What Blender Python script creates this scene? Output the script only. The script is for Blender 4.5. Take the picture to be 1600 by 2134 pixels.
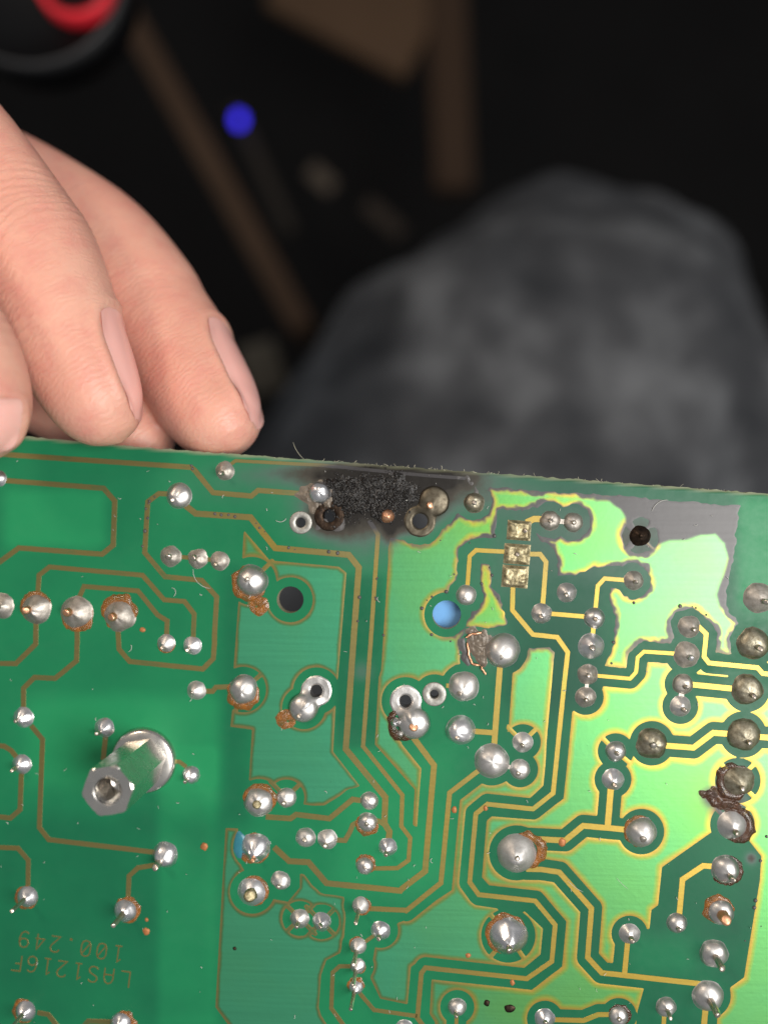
import bpy, bmesh, math, random
import numpy as np
from mathutils import Vector, Matrix, noise
from mathutils.bvhtree import BVHTree

random.seed(7)
rng = np.random.default_rng(7)
scene = bpy.context.scene
for o in list(bpy.data.objects):
    bpy.data.objects.remove(o, do_unlink=True)
C = scene.collection

# ------------------------------------------------------------------ camera, world, lamps, exposure
FPX, DIST = 2000.0, 0.12                  # focal length in 1600-wide picture units, metres to the board
cam_d = bpy.data.cameras.new('camera')
cam = bpy.data.objects.new('camera', cam_d); C.objects.link(cam)
cam.location = (0, 0, DIST)
cam_d.sensor_fit = 'HORIZONTAL'; cam_d.sensor_width = 24.0
cam_d.lens = FPX / 1600 * 24.0
cam_d.clip_start = 0.005; cam_d.clip_end = 50
cam_d.dof.use_dof = True
cam_d.dof.focus_distance = 0.1180
cam_d.dof.aperture_fstop = cam_d.lens / 4.2
scene.camera = cam

world = bpy.data.worlds.new('World'); scene.world = world
world.use_nodes = True
bg = world.node_tree.nodes['Background']
bg.inputs[0].default_value = (0.95, 0.97, 1.0, 1)
bg.inputs[1].default_value = 0.25

def area_lamp(name, loc, target, size, power, col):
    d = bpy.data.lights.new(name, 'AREA'); d.shape = 'DISK'
    d.size = size; d.energy = power; d.color = col
    o = bpy.data.objects.new(name, d); C.objects.link(o)
    o.location = loc
    o.rotation_euler = (Vector(target) - Vector(loc)).to_track_quat('-Z', 'Y').to_euler()
    return o
area_lamp('ceiling_lamp', (0.25, -0.06, 0.55), (0.0, 0, 0), 0.34, 4.2, (1.0, 0.97, 0.93))
area_lamp('desk_lamp', (-0.34, 0.30, 0.45), (0, 0, 0), 0.12, 1.0, (1.0, 0.82, 0.64))

scene.render.engine = 'CYCLES'
scene.cycles.use_denoising = True
scene.cycles.max_bounces = 8
scene.view_settings.view_transform = 'Standard'
scene.view_settings.look = 'None'
scene.view_settings.exposure = 0.0
scene.view_settings.gamma = 1.0
scene.view_settings.use_curve_mapping = False

# ------------------------------------------------------------------ the board's plane
BX, AY = 0.075, 0.015                     # the right side of the board is held a little nearer
NRM = Vector((-BX, -AY, 1)).normalized()
XAX = Vector((1, 0, BX)).normalized()
YAX = NRM.cross(XAX).normalized()
S = DIST / FPX                            # one layout unit on the board, 0.06 mm

def brd(x, y):
    """layout units -> metres in the board's own plane (arrays or numbers)"""
    dx = (np.asarray(x, float) - 800) / FPX; dy = (1067 - np.asarray(y, float)) / FPX
    t = DIST / (1 + BX * dx + AY * dy)
    px, py = dx * t, dy * t
    pz = DIST - t
    u = px * XAX.x + py * XAX.y + pz * XAX.z
    v = px * YAX.x + py * YAX.y + pz * YAX.z
    return u, v
def brd3(x, y, z=0.0):
    u, v = brd(x, y)
    return Vector((float(u), float(v), z * S))
def wld(x, y, z):
    """a point z metres above the board's centre height, in the world"""
    t = DIST - z
    return Vector(((x - 800) / FPX * t, (1067 - y) / FPX * t, z))

# reading frames of the layout: corner and side length, 1600 steps each
RG = {'A': (0, 880, 500), 'B': (400, 900, 500), 'C': (780, 950, 440), 'D': (1160, 950, 440),
      'E': (0, 1340, 460), 'F': (430, 1340, 460), 'G': (780, 1340, 460), 'H': (1160, 1340, 440),
      'I': (0, 1674, 460), 'J': (430, 1674, 460), 'K': (780, 1674, 460), 'L': (1140, 1674, 460)}
def r_(s, pts):
    x0, y0, w = RG[s]
    return [(x0 + x * w / 1600, y0 + y * w / 1600) for x, y in pts]
def q_(s, x, y):
    return r_(s, [(x, y)])[0]

# ------------------------------------------------------------------ materials
def srgb(r, g, b):
    f = lambda c: (c / 255) / 12.92 if c <= 10 else (((c / 255) + 0.055) / 1.055) ** 2.4
    return (f(r), f(g), f(b), 1)

class M:
    """small wrapper round a node material"""
    def __init__(s, name):
        s.m = bpy.data.materials.new(name); s.m.use_nodes = True
        s.nt = s.m.node_tree; s.b = s.nt.nodes['Principled BSDF']
    def n(s, t, **kw):
        nd = s.nt.nodes.new(t)
        for k, v in kw.items(): setattr(nd, k, v)
        return nd
    def l(s, a, b): s.nt.links.new(a, b)
    def set(s, **kw):
        for k, v in kw.items(): s.b.inputs[k.replace('_', ' ')].default_value = v
        return s
    def coord(s, kind='Object', scale=(1, 1, 1), rot=(0, 0, 0)):
        t = s.n('ShaderNodeTexCoord'); mp = s.n('ShaderNodeMapping')
        mp.inputs['Scale'].default_value = scale; mp.inputs['Rotation'].default_value = rot
        s.l(t.outputs[kind], mp.inputs[0]); return mp.outputs[0]
    def noise(s, vec, scale, detail=4, rough=0.55):
        t = s.n('ShaderNodeTexNoise'); t.inputs['Scale'].default_value = scale
        t.inputs['Detail'].default_value = detail; t.inputs['Roughness'].default_value = rough
        s.l(vec, t.inputs['Vector']); return t.outputs['Fac']
    def attr(s, name):
        a = s.n('ShaderNodeAttribute'); a.attribute_name = name; return a.outputs['Fac']
    def ramp(s, fac, stops):
        r = s.n('ShaderNodeValToRGB'); e = r.color_ramp.elements
        while len(e) < len(stops): e.new(0.5)
        for el, (p, c) in zip(e, stops): el.position = p; el.color = c if len(c) == 4 else (*c, 1)
        s.l(fac, r.inputs[0]); return r.outputs[0]
    def mix(s, fac, a, b, mode='MIX'):
        x = s.n('ShaderNodeMix', data_type='RGBA', blend_type=mode)
        for inp, v in ((x.inputs[0], fac), (x.inputs[6], a), (x.inputs[7], b)):
            if hasattr(v, 'links'): s.l(v, inp)
            else: inp.default_value = v
        return x.outputs[2]
    def math(s, op, a, b=0.0, c=0.0, clamp=False):
        x = s.n('ShaderNodeMath', operation=op, use_clamp=clamp)
        for inp, v in zip(x.inputs, (a, b, c)):
            if hasattr(v, 'links'): s.l(v, inp)
            else: inp.default_value = v
        return x.outputs[0]
    def bump(s, h, strength, dist):
        bp = s.n('ShaderNodeBump'); bp.inputs['Strength'].default_value = strength
        bp.inputs['Distance'].default_value = dist
        s.l(h, bp.inputs['Height']); s.l(bp.outputs[0], s.b.inputs['Normal']); return bp
    def to(s, out, inp): s.l(out, s.b.inputs[inp])

def make_mask_green():
    m = M('solder_mask_green')
    co = m.coord()
    n1 = m.noise(co, 90, 3); n2 = m.noise(co, 900, 4)
    back_and_shade = m.math('ADD', m.attr('back_and_shade'), m.math('MULTIPLY', m.math('SUBTRACT', n1, 0.5), 0.5))
    base = m.ramp(back_and_shade, [(0.0, (0.005, 0.075, 0.040, 1)), (0.5, (0.009, 0.150, 0.064, 1)), (1.0, (0.016, 0.235, 0.090, 1))])
    sn = m.math('ADD', m.attr('soot'), m.math('MULTIPLY', m.math('SUBTRACT', m.noise(co, 500, 6, 0.7), 0.5), m.math('MULTIPLY', m.attr('soot'), 0.7)))
    f = m.math('MULTIPLY', sn, 2.4, clamp=True)
    g = m.ramp(sn, [(0.0, (0.055, 0.16, 0.11, 1)), (0.35, (0.075, 0.13, 0.105, 1)), (0.6, (0.055, 0.050, 0.040, 1)), (0.9, (0.014, 0.012, 0.010, 1))])
    col = m.mix(f, base, g)
    fibre = m.attr('edge_fibre')
    col = m.mix(m.math('MULTIPLY', fibre, m.math('SUBTRACT', 1.0, m.math('MULTIPLY', f, 0.6))), col, (0.24, 0.25, 0.16, 1))
    m.to(col, 'Base Color')
    smear = m.ramp(m.noise(m.coord(scale=(1, 1.8, 1), rot=(0, 0, .5)), 55, 6, 0.68), [(0.5, (0, 0, 0)), (0.78, (1, 1, 1))])
    m.to(m.math('ADD', m.math('ADD', 0.26, m.math('MULTIPLY', n2, 0.2)), m.math('MULTIPLY', smear, 0.25)), 'Roughness')
    m.set(Specular_IOR_Level=0.24)
    m.bump(m.noise(co, 1500, 5, 0.6), 0.12, 0.00006)
    return m.m

def make_copper_mask():
    m = M('solder_mask_over_copper')
    co = m.coord()
    d = m.attr('rim')                                  # how deep inside the copper's edge, in layout units
    d2 = m.math('ADD', d, m.math('MULTIPLY', m.math('SUBTRACT', m.noise(co, 170, 5), 0.5), 12.0))
    t = m.math('DIVIDE', m.math('SUBTRACT', d2, 2.0), m.math('ADD', 7.0, m.math('MULTIPLY', m.attr('yellow_and_sheen'), 8.0)), clamp=True)
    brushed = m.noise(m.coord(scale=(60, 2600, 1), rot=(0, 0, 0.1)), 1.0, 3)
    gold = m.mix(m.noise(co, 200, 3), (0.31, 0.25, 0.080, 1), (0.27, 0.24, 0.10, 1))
    yellow_sheen = m.math('ADD', m.attr('yellow_and_sheen'), m.math('MULTIPLY', m.math('SUBTRACT', m.noise(co, 110, 4), 0.5), 0.35), clamp=True)  # burn discolouration plus painted lamp reflection, brighter copper colour towards the right
    gold = m.mix(yellow_sheen, gold, (0.52, 0.345, 0.045, 1))
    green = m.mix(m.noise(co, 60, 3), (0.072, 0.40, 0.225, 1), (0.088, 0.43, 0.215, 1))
    green = m.mix(yellow_sheen, green, (0.150, 0.385, 0.070, 1))
    mid = m.mix(yellow_sheen, (0.10, 0.25, 0.10, 1), (0.32, 0.42, 0.055, 1))
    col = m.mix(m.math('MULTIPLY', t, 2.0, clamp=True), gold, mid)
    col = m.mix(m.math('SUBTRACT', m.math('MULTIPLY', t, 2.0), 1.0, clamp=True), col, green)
    col = m.mix(0.14, col, m.mix(brushed, (0.4, 0.4, 0.4, 1), (1, 1, 1, 1)), 'MULTIPLY')
    # specks and heat tarnish
    sp = m.noise(co, 1400, 2)
    col = m.mix(m.math('MULTIPLY', m.math('GREATER_THAN', sp, 0.765), 0.55), col, (0.02, 0.05, 0.025, 1))
    soot = m.attr('soot')
    sn = m.math('ADD', soot, m.math('MULTIPLY', m.math('SUBTRACT', m.noise(co, 420, 6, 0.7), 0.5), m.math('MULTIPLY', soot, 0.5)))
    sf = m.math('MULTIPLY', sn, 1.6, clamp=True)
    sc = m.ramp(sn, [(0.0, (0.20, 0.20, 0.11, 1)), (0.55, (0.062, 0.060, 0.063, 1)), (1.0, (0.030, 0.027, 0.028, 1))])
    col = m.mix(sf, col, sc)
    m.to(col, 'Base Color')
    m.to(m.math('SUBTRACT', 0.85, m.math('MULTIPLY', sf, 0.8)), 'Metallic')
    m.to(m.math('ADD', 0.35, m.math('MULTIPLY', brushed, 0.08)), 'Roughness')
    m.set(Coat_Weight=0.12, Coat_Roughness=0.25)
    h = m.math('ADD', m.noise(co, 1300, 4), m.math('MULTIPLY', brushed, 0.5))
    m.bump(h, 0.15, 0.00005)
    return m.m

def make_solder(name, col, col2, rough, bump=0.25, scale=1800):
    m = M(name)
    co = m.coord()
    n1 = m.noise(co, scale, 5, 0.6)
    m.to(m.mix(m.ramp(n1, [(0.35, (0, 0, 0)), (0.7, (1, 1, 1))]), col, col2), 'Base Color')
    m.set(Metallic=1.0)
    ri = m.n('ShaderNodeObjectInfo').outputs['Random']
    n3 = m.noise(co, 420, 3)
    m.to(m.math('ADD', m.math('ADD', rough - 0.24, m.math('MULTIPLY', ri, 0.12)), m.math('ADD', m.math('MULTIPLY', n1, 0.2), m.math('MULTIPLY', n3, 0.2))), 'Roughness')
    m.bump(m.noise(co, scale * 1.4, 4), bump, 0.00006)
    return m.m

def make_plain(name, col, rough=0.5, metal=0.0, var=0.3, scale=800, bump=0.2, bdist=0.00008, **kw):
    m = M(name)
    co = m.coord()
    n1 = m.noise(co, scale, 5, 0.6)
    dark = tuple(c * (1 - var) for c in col[:3]) + (1,)
    m.to(m.mix(n1, dark, tuple(min(1, c * (1 + var)) for c in col[:3]) + (1,)), 'Base Color')
    m.set(Roughness=rough, Metallic=metal, **kw)
    if bump: m.bump(n1, bump, bdist)
    return m.m
def dim(mat, v=.12):
    mat.node_tree.nodes['Principled BSDF'].inputs['Specular IOR Level'].default_value = v; return mat

MAT = {}
MAT['mask'] = make_mask_green()
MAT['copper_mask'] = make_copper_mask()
MAT['bright'] = make_solder('bright_solder', (0.80, 0.79, 0.80, 1), (0.62, 0.61, 0.62, 1), 0.34)
MAT['satin'] = make_solder('satin_solder', (0.66, 0.64, 0.62, 1), (0.50, 0.48, 0.46, 1), 0.46)
MAT['dull'] = make_solder('dull_solder', (0.54, 0.50, 0.45, 1), (0.34, 0.31, 0.27, 1), 0.52, 0.5)
MAT['brown'] = make_solder('heat_stained_solder', (0.42, 0.39, 0.30, 1), (0.20, 0.17, 0.115, 1), 0.5, 0.6)
MAT['bronze'] = make_solder('bronzed_solder', (0.155, 0.135, 0.10, 1), (0.085, 0.072, 0.052, 1), 0.5, 0.15)
MAT['ringtin'] = make_solder('tarnished_pad_tin', (0.44, 0.43, 0.40, 1), (0.30, 0.29, 0.26, 1), 0.5, 0.5)
MAT['burnt'] = make_solder('burnt_solder', (0.060, 0.040, 0.028, 1), (0.02, 0.016, 0.014, 1), 0.5, 0.9)
MAT['gold'] = make_solder('yellowed_solder', (0.50, 0.44, 0.28, 1), (0.20, 0.165, 0.09, 1), 0.50, 0.9, 2200)
MAT['tin'] = make_solder('tinned_lead', (0.70, 0.62, 0.54, 1), (0.46, 0.40, 0.34, 1), 0.36, 0.4)
MAT['copper'] = make_solder('bare_copper', (0.90, 0.52, 0.33, 1), (0.70, 0.34, 0.19, 1), 0.42, 0.6)
MAT['steel'] = make_solder('nickel_plated_steel', (0.70, 0.67, 0.62, 1), (0.60, 0.57, 0.53, 1), 0.24, 0.05, 700)
MAT['char'] = make_plain('charred_laminate', (0.011, 0.0095, 0.0085), 0.34, 0.0, 0.8, 2600, 0.8, 0.0002)
MAT['scorch'] = make_plain('scorched_laminate', (0.16, 0.13, 0.10), 0.4, 0.2, 0.7, 900, 0.6, 0.00012)
MAT['greychar'] = make_plain('grey_blistered_mask', (0.075, 0.07, 0.068), 0.4, 0.0, 0.5, 900, 0.4)
def make_flux(name, thick, thin, a0):
    m = M(name); co = m.coord()
    n1 = m.noise(co, 1700, 5, .65)
    m.to(m.mix(n1, thick, thin), 'Base Color')
    m.to(m.ramp(m.noise(co, 900, 4), [(.30, (a0, a0, a0)), (.62, (1, 1, 1))]), 'Alpha')
    m.set(Roughness=.16, Coat_Weight=.5, Coat_Roughness=.08)
    m.bump(m.noise(co, 2600, 5, .7), .8, .0002)
    return m.m
MAT['flux'] = make_flux('amber_flux_residue', (0.06, 0.018, 0.004, 1), (0.46, 0.17, 0.022, 1), .45)
MAT['darkflux'] = make_flux('dark_burnt_flux', (0.010, 0.006, 0.003, 1), (0.11, 0.035, 0.006, 1), .6)
MAT['speck'] = make_plain('exposed_copper_speck', (0.42, 0.16, 0.055), 0.5, 0.3, 0.6, 2500, 0.4)
MAT['fibre'] = make_plain('pale_fibre', (0.62, 0.62, 0.58), 0.7, 0.0, 0.1, 200, 0.0)
MAT['glassfibre'] = make_plain('cut_laminate_edge', (0.33, 0.31, 0.20), 0.75, 0.0, 0.5, 3000, 0.8)
MAT['hole'] = make_plain('dark_hole_wall', (0.10, 0.10, 0.07), 0.5, 0.0, 0.4, 1500, 0.3)

# ------------------------------------------------------------------ object helpers
def link(name, me, mats, parent=None, loc=None):
    o = bpy.data.objects.new(name, me); C.objects.link(o)
    for m in (mats if isinstance(mats, (list, tuple)) else [mats]):
        me.materials.append(m)
    if parent: o.parent = parent
    if loc is not None: o.location = loc
    return o
def smooth(me, on=True):
    me.polygons.foreach_set('use_smooth', [on] * len(me.polygons))
def mesh(name, v, f, sm=True):
    me = bpy.data.meshes.new(name); me.from_pydata([tuple(p) for p in v], [], f); me.update()
    if sm: smooth(me)
    return me
def fattr(me, name, vals):
    a = me.attributes.new(name, 'FLOAT', 'POINT'); a.data.foreach_set('value', np.asarray(vals, np.float32))
def tag(o, label, cat, group=None, kind=None):
    o['label'] = label; o['category'] = cat
    if group: o['group'] = group
    if kind: o['kind'] = kind
    return o

# ------------------------------------------------------------------ distance fields in layout units
def sd_seg(X, Y, a, b):
    ax, ay = a; bx, by = b
    dx, dy = bx - ax, by - ay
    L2 = dx * dx + dy * dy + 1e-9
    t = np.clip(((X - ax) * dx + (Y - ay) * dy) / L2, 0, 1)
    return np.hypot(X - ax - t * dx, Y - ay - t * dy)
def sd_poly(X, Y, P):
    d = np.full(X.shape, 1e9); ins = np.zeros(X.shape, bool)
    n = len(P)
    for i in range(n):
        a, b = P[i], P[(i + 1) % n]
        d = np.minimum(d, sd_seg(X, Y, a, b))
        cond = (a[1] > Y) != (b[1] > Y)
        with np.errstate(divide='ignore', invalid='ignore'):
            xi = (b[0] - a[0]) * (Y - a[1]) / (b[1] - a[1] + 1e-12) + a[0]
        ins ^= cond & (X < xi)
    return np.where(ins, -d, d)
_LAT = np.random.default_rng(3).uniform(-1, 1, (256, 256))
def vnoise(x, y, s, seed=0.0):
    """smooth lattice noise, about -1..1"""
    X = np.asarray(x, float) / s + seed * 17.3 + 500; Y = np.asarray(y, float) / s - seed * 11.9 + 900
    i, j = np.floor(X).astype(int), np.floor(Y).astype(int)
    f, g = X - i, Y - j
    f = f * f * (3 - 2 * f); g = g * g * (3 - 2 * g)
    L = lambda a, b: _LAT[a % 256, b % 256]
    return (L(i, j) * (1 - f) + L(i + 1, j) * f) * (1 - g) + (L(i, j + 1) * (1 - f) + L(i + 1, j + 1) * f) * g
def sstep(a, b, x):
    t = np.clip((x - a) / (b - a), 0, 1); return t * t * (3 - 2 * t)

def march(F, X, Y):
    """polygons of the region F < 0 on a grid: (points in layout units, field at the points, faces)"""
    ny, nx = F.shape
    ins = F < 0
    idx = -np.ones(F.shape, int)
    k = ins[:-1, :-1].astype(int) + ins[:-1, 1:] + ins[1:, 1:] + ins[1:, :-1]
    pts, val, faces = [], [], []
    use = np.zeros(F.shape, bool)
    jj, ii = np.nonzero(k > 0)
    for a, b in ((0, 0), (0, 1), (1, 1), (1, 0)): use[jj + a, ii + b] |= ins[jj + a, ii + b]
    uj, ui = np.nonzero(use)
    idx[uj, ui] = np.arange(len(uj))
    pts = list(zip(X[uj, ui].tolist(), Y[uj, ui].tolist())); val = F[uj, ui].tolist()
    fj, fi = np.nonzero(k == 4)
    faces = np.stack([idx[fj, fi], idx[fj + 1, fi], idx[fj + 1, fi + 1], idx[fj, fi + 1]], 1).tolist()
    cut = {}
    def edge(p, q):
        key = (p, q) if p < q else (q, p)
        if key in cut: return cut[key]
        f0, f1 = F[p], F[q]; t = f0 / (f0 - f1)
        pts.append((X[p] + (X[q] - X[p]) * t, Y[p] + (Y[q] - Y[p]) * t)); val.append(0.0)
        cut[key] = len(pts) - 1
        return cut[key]
    bj, bi = np.nonzero((k > 0) & (k < 4))
    for j, i in zip(bj.tolist(), bi.tolist()):
        cs = [(j, i), (j + 1, i), (j + 1, i + 1), (j, i + 1)]
        poly = []
        for c in range(4):
            p, q = cs[c], cs[(c + 1) % 4]
            if ins[p]: poly.append(int(idx[p]))
            if ins[p] != ins[q]: poly.append(edge(p, q))
        if len(poly) >= 3: faces.append(poly)
    return np.array(pts), np.array(val), faces
def grid(x0, x1, y0, y1, st):
    return np.meshgrid(np.arange(x0, x1 + st, st, float), np.arange(y0, y1 + st, st, float))

# ------------------------------------------------------------------ burn and tarnish marks, and lamp sheen painted into the copper
TARN = r_('D', [(230, 300), (480, 292), (900, 315), (1330, 350), (1400, 400), (1405, 560), (1370, 760), (1335, 960), (1330, 1120), (1400, 1270),
                (1350, 1260), (1240, 1140), (1215, 1050), (1260, 900), (1300, 780), (1275, 660), (1200, 592), (1090, 598), (980, 630), (850, 635), (760, 672),
                (700, 660), (560, 665), (500, 640), (520, 560), (515, 470), (480, 400), (400, 350), (300, 343)])
def soot_at(x, y):
    x = np.asarray(x, float); y = np.asarray(y, float)
    g = lambda cx, cy, sx, sy, a: a * np.exp(-((x - cx) / sx) ** 2 - ((y - cy) / sy) ** 2)
    s = g(775, 1025, 112, 52, 1.3) + g(690, 1085, 62, 38, 0.75) + g(800, 985, 190, 20, 0.55) + g(830, 1085, 60, 30, 0.5) + g(860, 1020, 50, 60, 0.5)
    s += g(925, 1000, 75, 26, 0.5) + g(880, 1045, 55, 50, 0.35) + g(620, 985, 120, 30, 0.22) + g(760, 1130, 80, 60, 0.28) + g(480, 1010, 130, 50, 0.13)
    s += g(1000, 1030, 120, 45, 0.33) + g(1190, 1100, 170, 80, 0.26) + g(1060, 1200, 120, 90, 0.18) + g(1310, 1190, 130, 60, 0.20)
    s += g(1330, 1110, 90, 50, 0.35)
    s += g(1530, 1670, 30, 30, 0.6) + g(1530, 1620, 34, 34, 0.35) + g(1565, 1790, 12, 12, 0.7)
    s += g(812, 1105, 14, 26, 0.5) + g(755, 1400, 22, 20, 0.3) + g(1010, 1350, 40, 36, 0.5)
    return np.clip(s, 0, 1.1)

def yellow_sheen_at(x, y):
    """lacquer yellowed round the burn, plus lamp sheen painted in, stronger to the right"""
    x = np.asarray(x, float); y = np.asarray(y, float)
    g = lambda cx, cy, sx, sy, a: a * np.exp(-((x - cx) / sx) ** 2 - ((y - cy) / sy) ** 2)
    h = .30 * sstep(700, 900, x) + .35 * sstep(900, 1300, x) - .25 * sstep(1850, 2100, y) * (1 - sstep(900, 1100, x))  # dull left to bright right, the lamp's reflection put into the colour
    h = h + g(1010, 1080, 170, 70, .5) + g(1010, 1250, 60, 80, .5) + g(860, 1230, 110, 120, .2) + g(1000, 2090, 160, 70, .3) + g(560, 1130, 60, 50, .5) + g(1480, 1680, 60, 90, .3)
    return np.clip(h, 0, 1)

# ------------------------------------------------------------------ layout: copper tracks
T = []          # (points, width, material key)
def trk(w, *parts, mat='copper_mask'):
    pts = []
    for s, pp in parts: pts += r_(s, pp)
    i = 1
    while i < len(pts) - 1:                 # no doubling back where two reading frames overlap
        a, b, c = (Vector(p) for p in pts[i - 1:i + 2])
        if (b - a).length < 2 or (b - a).normalized().dot((c - b).normalized()) < -0.2: pts.pop(i); i = max(1, i - 1)
        else: i += 1
    T.append((pts, w * .93, mat))
trk(11.5, ('A', [(-60, 205), (110, 220), (1275, 300), (1300, 322)]), ('B', [(140, 405), (395, 428), (440, 390), (735, 412)]))
trk(11.5, ('A', [(-40, 388), (40, 388), (690, 440), (765, 525), (755, 820), (680, 880), (125, 838), (-60, 975)]))
trk(11, ('A', [(1160, 480), (1060, 475), (985, 530), (965, 870), (1100, 1030), (1345, 1055), (1445, 1165), (1430, 1420)]), ('E', [(1555, 0), (1545, 115), (1470, 190), (940, 135), (862, 45), (852, -150)]))
trk(13.5, ('A', [(1230, 550), (1310, 605), (1590, 630)]), ('B', [(25, 545), (390, 570), (555, 775), (1045, 820), (1112, 905), (1075, 1500)]), ('F', [(1065, 0), (1010, 770), (1297, 1120), (1290, 1310), (1327, 1370), (1320, 1430)]))
trk(9.5, ('B', [(1180, 590), (1240, 685), (1225, 900), (1185, 1500)]), ('F', [(1190, 0), (1135, 750), (1420, 1105), (1412, 1330), (1477, 1415)]), ('J', [(1465, 415), (1385, 472), (1215, 475)]))
trk(10.5, ('A', [(250, 1180), (260, 1020), (330, 965), (950, 1020), (1095, 1185), (1230, 1195), (1295, 1280), (1288, 1450)]))
trk(10.5, ('A', [(515, 1200), (560, 1095), (920, 1125), (1050, 1285), (1115, 1325), (1110, 1440)]))
trk(11, ('A', [(240, 1340), (238, 1480)]), ('E', [(115, 150), (-60, 150)]))
trk(11, ('A', [(512, 1360), (515, 1440)]), ('E', [(555, 130), (400, 258), (250, 250), (170, 330), (170, 480)]))
trk(11, ('E', [(225, 600), (308, 700), (285, 1340), (355, 1428), (1140, 1522)]))
trk(11, ('E', [(765, 680), (748, 850)]))
trk(9, ('E', [(1250, 860), (1300, 862), (1350, 900)]))
trk(11, ('E', [(-60, 740), (30, 750), (80, 780), (120, 830)]))
trk(11, ('E', [(155, 950), (145, 1210), (75, 1272), (-60, 1255)]))
trk(10.5, ('I', [(-60, 320), (130, 328), (205, 415), (203, 600)]))
trk(10.5, ('I', [(1140, 448), (1000, 470), (935, 530), (928, 710)]))
trk(10.5, ('I', [(270, 1520), (350, 1535), (440, 1650)]))
trk(10.5, ('I', [(800, 1588), (640, 1582), (570, 1660)]))
trk(11, ('E', [(1470, 350), (1540, 352), (1590, 318)]), ('F', [(70, 322), (190, 318)]))
# right half
trk(10.5, ('C', [(1050, 960), (1045, 1170), (1200, 1355), (1385, 1375), (1465, 1490)]), ('G', [(1375, 300), (1340, 640), (1295, 1090), (1150, 1205), (820, 1170), (735, 1240)]), ('K', [(690, 575), (755, 665), (1165, 710), (1310, 885), (1285, 1150), (1105, 1275), (370, 1195), (340, 1235), (312, 1560), (400, 1680)]))
trk(9.5, ('C', [(1000, 727), (770, 715), (722, 760), (705, 980)]))
trk(10.5, ('C', [(1170, 745), (1255, 745), (1300, 805), (1275, 1130)]))
trk(10, ('C', [(1310, 1195), (1580, 1217)]), ('D', [(220, 1222)]))
trk(9.5, ('D', [(292, 1170), (310, 985), (362, 930), (520, 942)]))
trk(10, ('D', [(278, 1290), (270, 1380)]))
trk(10.5, ('D', [(1060, 1280), (1132, 1350), (1118, 1490)]), ('H', [(1115, 105), (1152, 152), (1520, 188), (1560, 232), (1680, 245)]))
trk(8.5, ('H', [(910, 82), (660, 66), (612, 110), (600, 222), (555, 272), (300, 248)]))
trk(12.5, ('H', [(1010, 315), (1360, 350)]))
trk(13, ('H', [(810, 778), (1035, 795), (1185, 682), (1300, 690)]))
trk(13, ('H', [(1500, 712), (1700, 725)]))
trk(14, ('H', [(410, 1090), (385, 1395)]))
trk(13, ('L', [(600, 196), (260, 165), (130, 272), (-200, 255)]))
trk(12, ('K', [(1100, 480), (1210, 482), (1340, 502), (1572, 765), (1545, 1120)]), ('L', [(395, 1232), (1110, 1312)]))
trk(11.5, ('L', [(582, 1010), (560, 1240)]))
trk(12.5, ('L', [(1200, 460), (1130, 455), (980, 555), (955, 830)]))
trk(10, ('L', [(850, 1520), (838, 1680)]))
trk(13, ('L', [(1148, 1480), (1130, 1680)]))
trk(11, ('L', [(-20, 1570), (265, 1578), (370, 1535), (500, 1535)]))
trk(13, ('G', [(912, 140), (865, 780)]))
trk(12, ('G', [(700, 640), (860, 652)]))
trk(11, ('G', [(770, 915), (545, 1088)]), ('K', [(482, 580), (230, 782), (60, 772)]), ('J', [(1440, 778), (1160, 765)]))
trk(13, ('G', [(270, 670), (432, 888)]), ('K', [(367, 495), (200, 622)]), ('J', [(1405, 637), (870, 582), (740, 430), (600, 422), (490, 320)]))
trk(12, ('F', [(430, 1262), (610, 1275), (650, 1245), (892, 1275), (1060, 1135), (1130, 1145)]))
trk(11, ('J', [(930, 268), (1005, 272), (1040, 210), (1060, 160), (1110, 130)]))
trk(10, ('J', [(1190, 125), (1250, 130), (1290, 160)]))
trk(9, ('J', [(1060, 1185), (965, 1185), (915, 1230), (905, 1490), (1000, 1620)]))
trk(9, ('J', [(1110, 1380), (1215, 1502)]), ('K', [(310, 1547)]))
trk(8, ('J', [(1120, 1030), (1230, 950)]))
trk(7.5, ('B', [(240, 230), (290, 192), (860, 222), (1500, 285)]), ('C', [(420, 150), (690, 170)]))
trk(8, ('K', [(597, 1500), (590, 1680)]))
trk(14, ('C', [(1150, 505), (1210, 478), (1280, 480)]))
trk(9, ('A', [(1160, 895), (1320, 908), (1450, 922)]))
trk(10, ('G', [(520, 310), (600, 315)]))

# ------------------------------------------------------------------ layout: soldered joints  (x, y, radius, finish, shape, pin mm, pin finish, flux, thermal spokes deg)
J = []
def jt(s, x, y, r, fin='satin', shape='dome', pin=0.5, pf='tin', flux=0, spokes=(), pinr=0.24, off=(0, 0)):
    px, py = q_(s, x, y)
    J.append(dict(x=px, y=py, r=r, fin=fin, shape=shape, pin=pin, pf=pf, flux=flux, spokes=spokes, pinr=pinr, off=off))
jt('A', -5, 375, 16, 'bright')
jt('A', 1500, 325, 19, 'dull', pin=1.6, off=(-.1, .25))
jt('A', 1195, 490, 26, 'satin', pin=0.3, off=(-.4, .35), pinr=.18)
jt('A', 1140, 895, 21, 'dull', pin=0.5, pinr=.3)
jt('A', 1320, 910, 20, 'dull', pin=0.6, off=(-.25, -.1), pinr=.32)
jt('A', 1465, 925, 19, 'dull', pin=0.7, off=(-.25, .3))
jt('A', 10, 1225, 26, 'dull', pin=0.9, pf='tin')
jt('A', 245, 1245, 31, 'dull', pin=1.1, pf='copper', flux=.5, pinr=.27, off=(-.35, 0))
jt('A', 512, 1270, 33, 'dull', pin=1.2, pf='copper', flux=.5, pinr=.27, off=(-.3, -.1))
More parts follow.
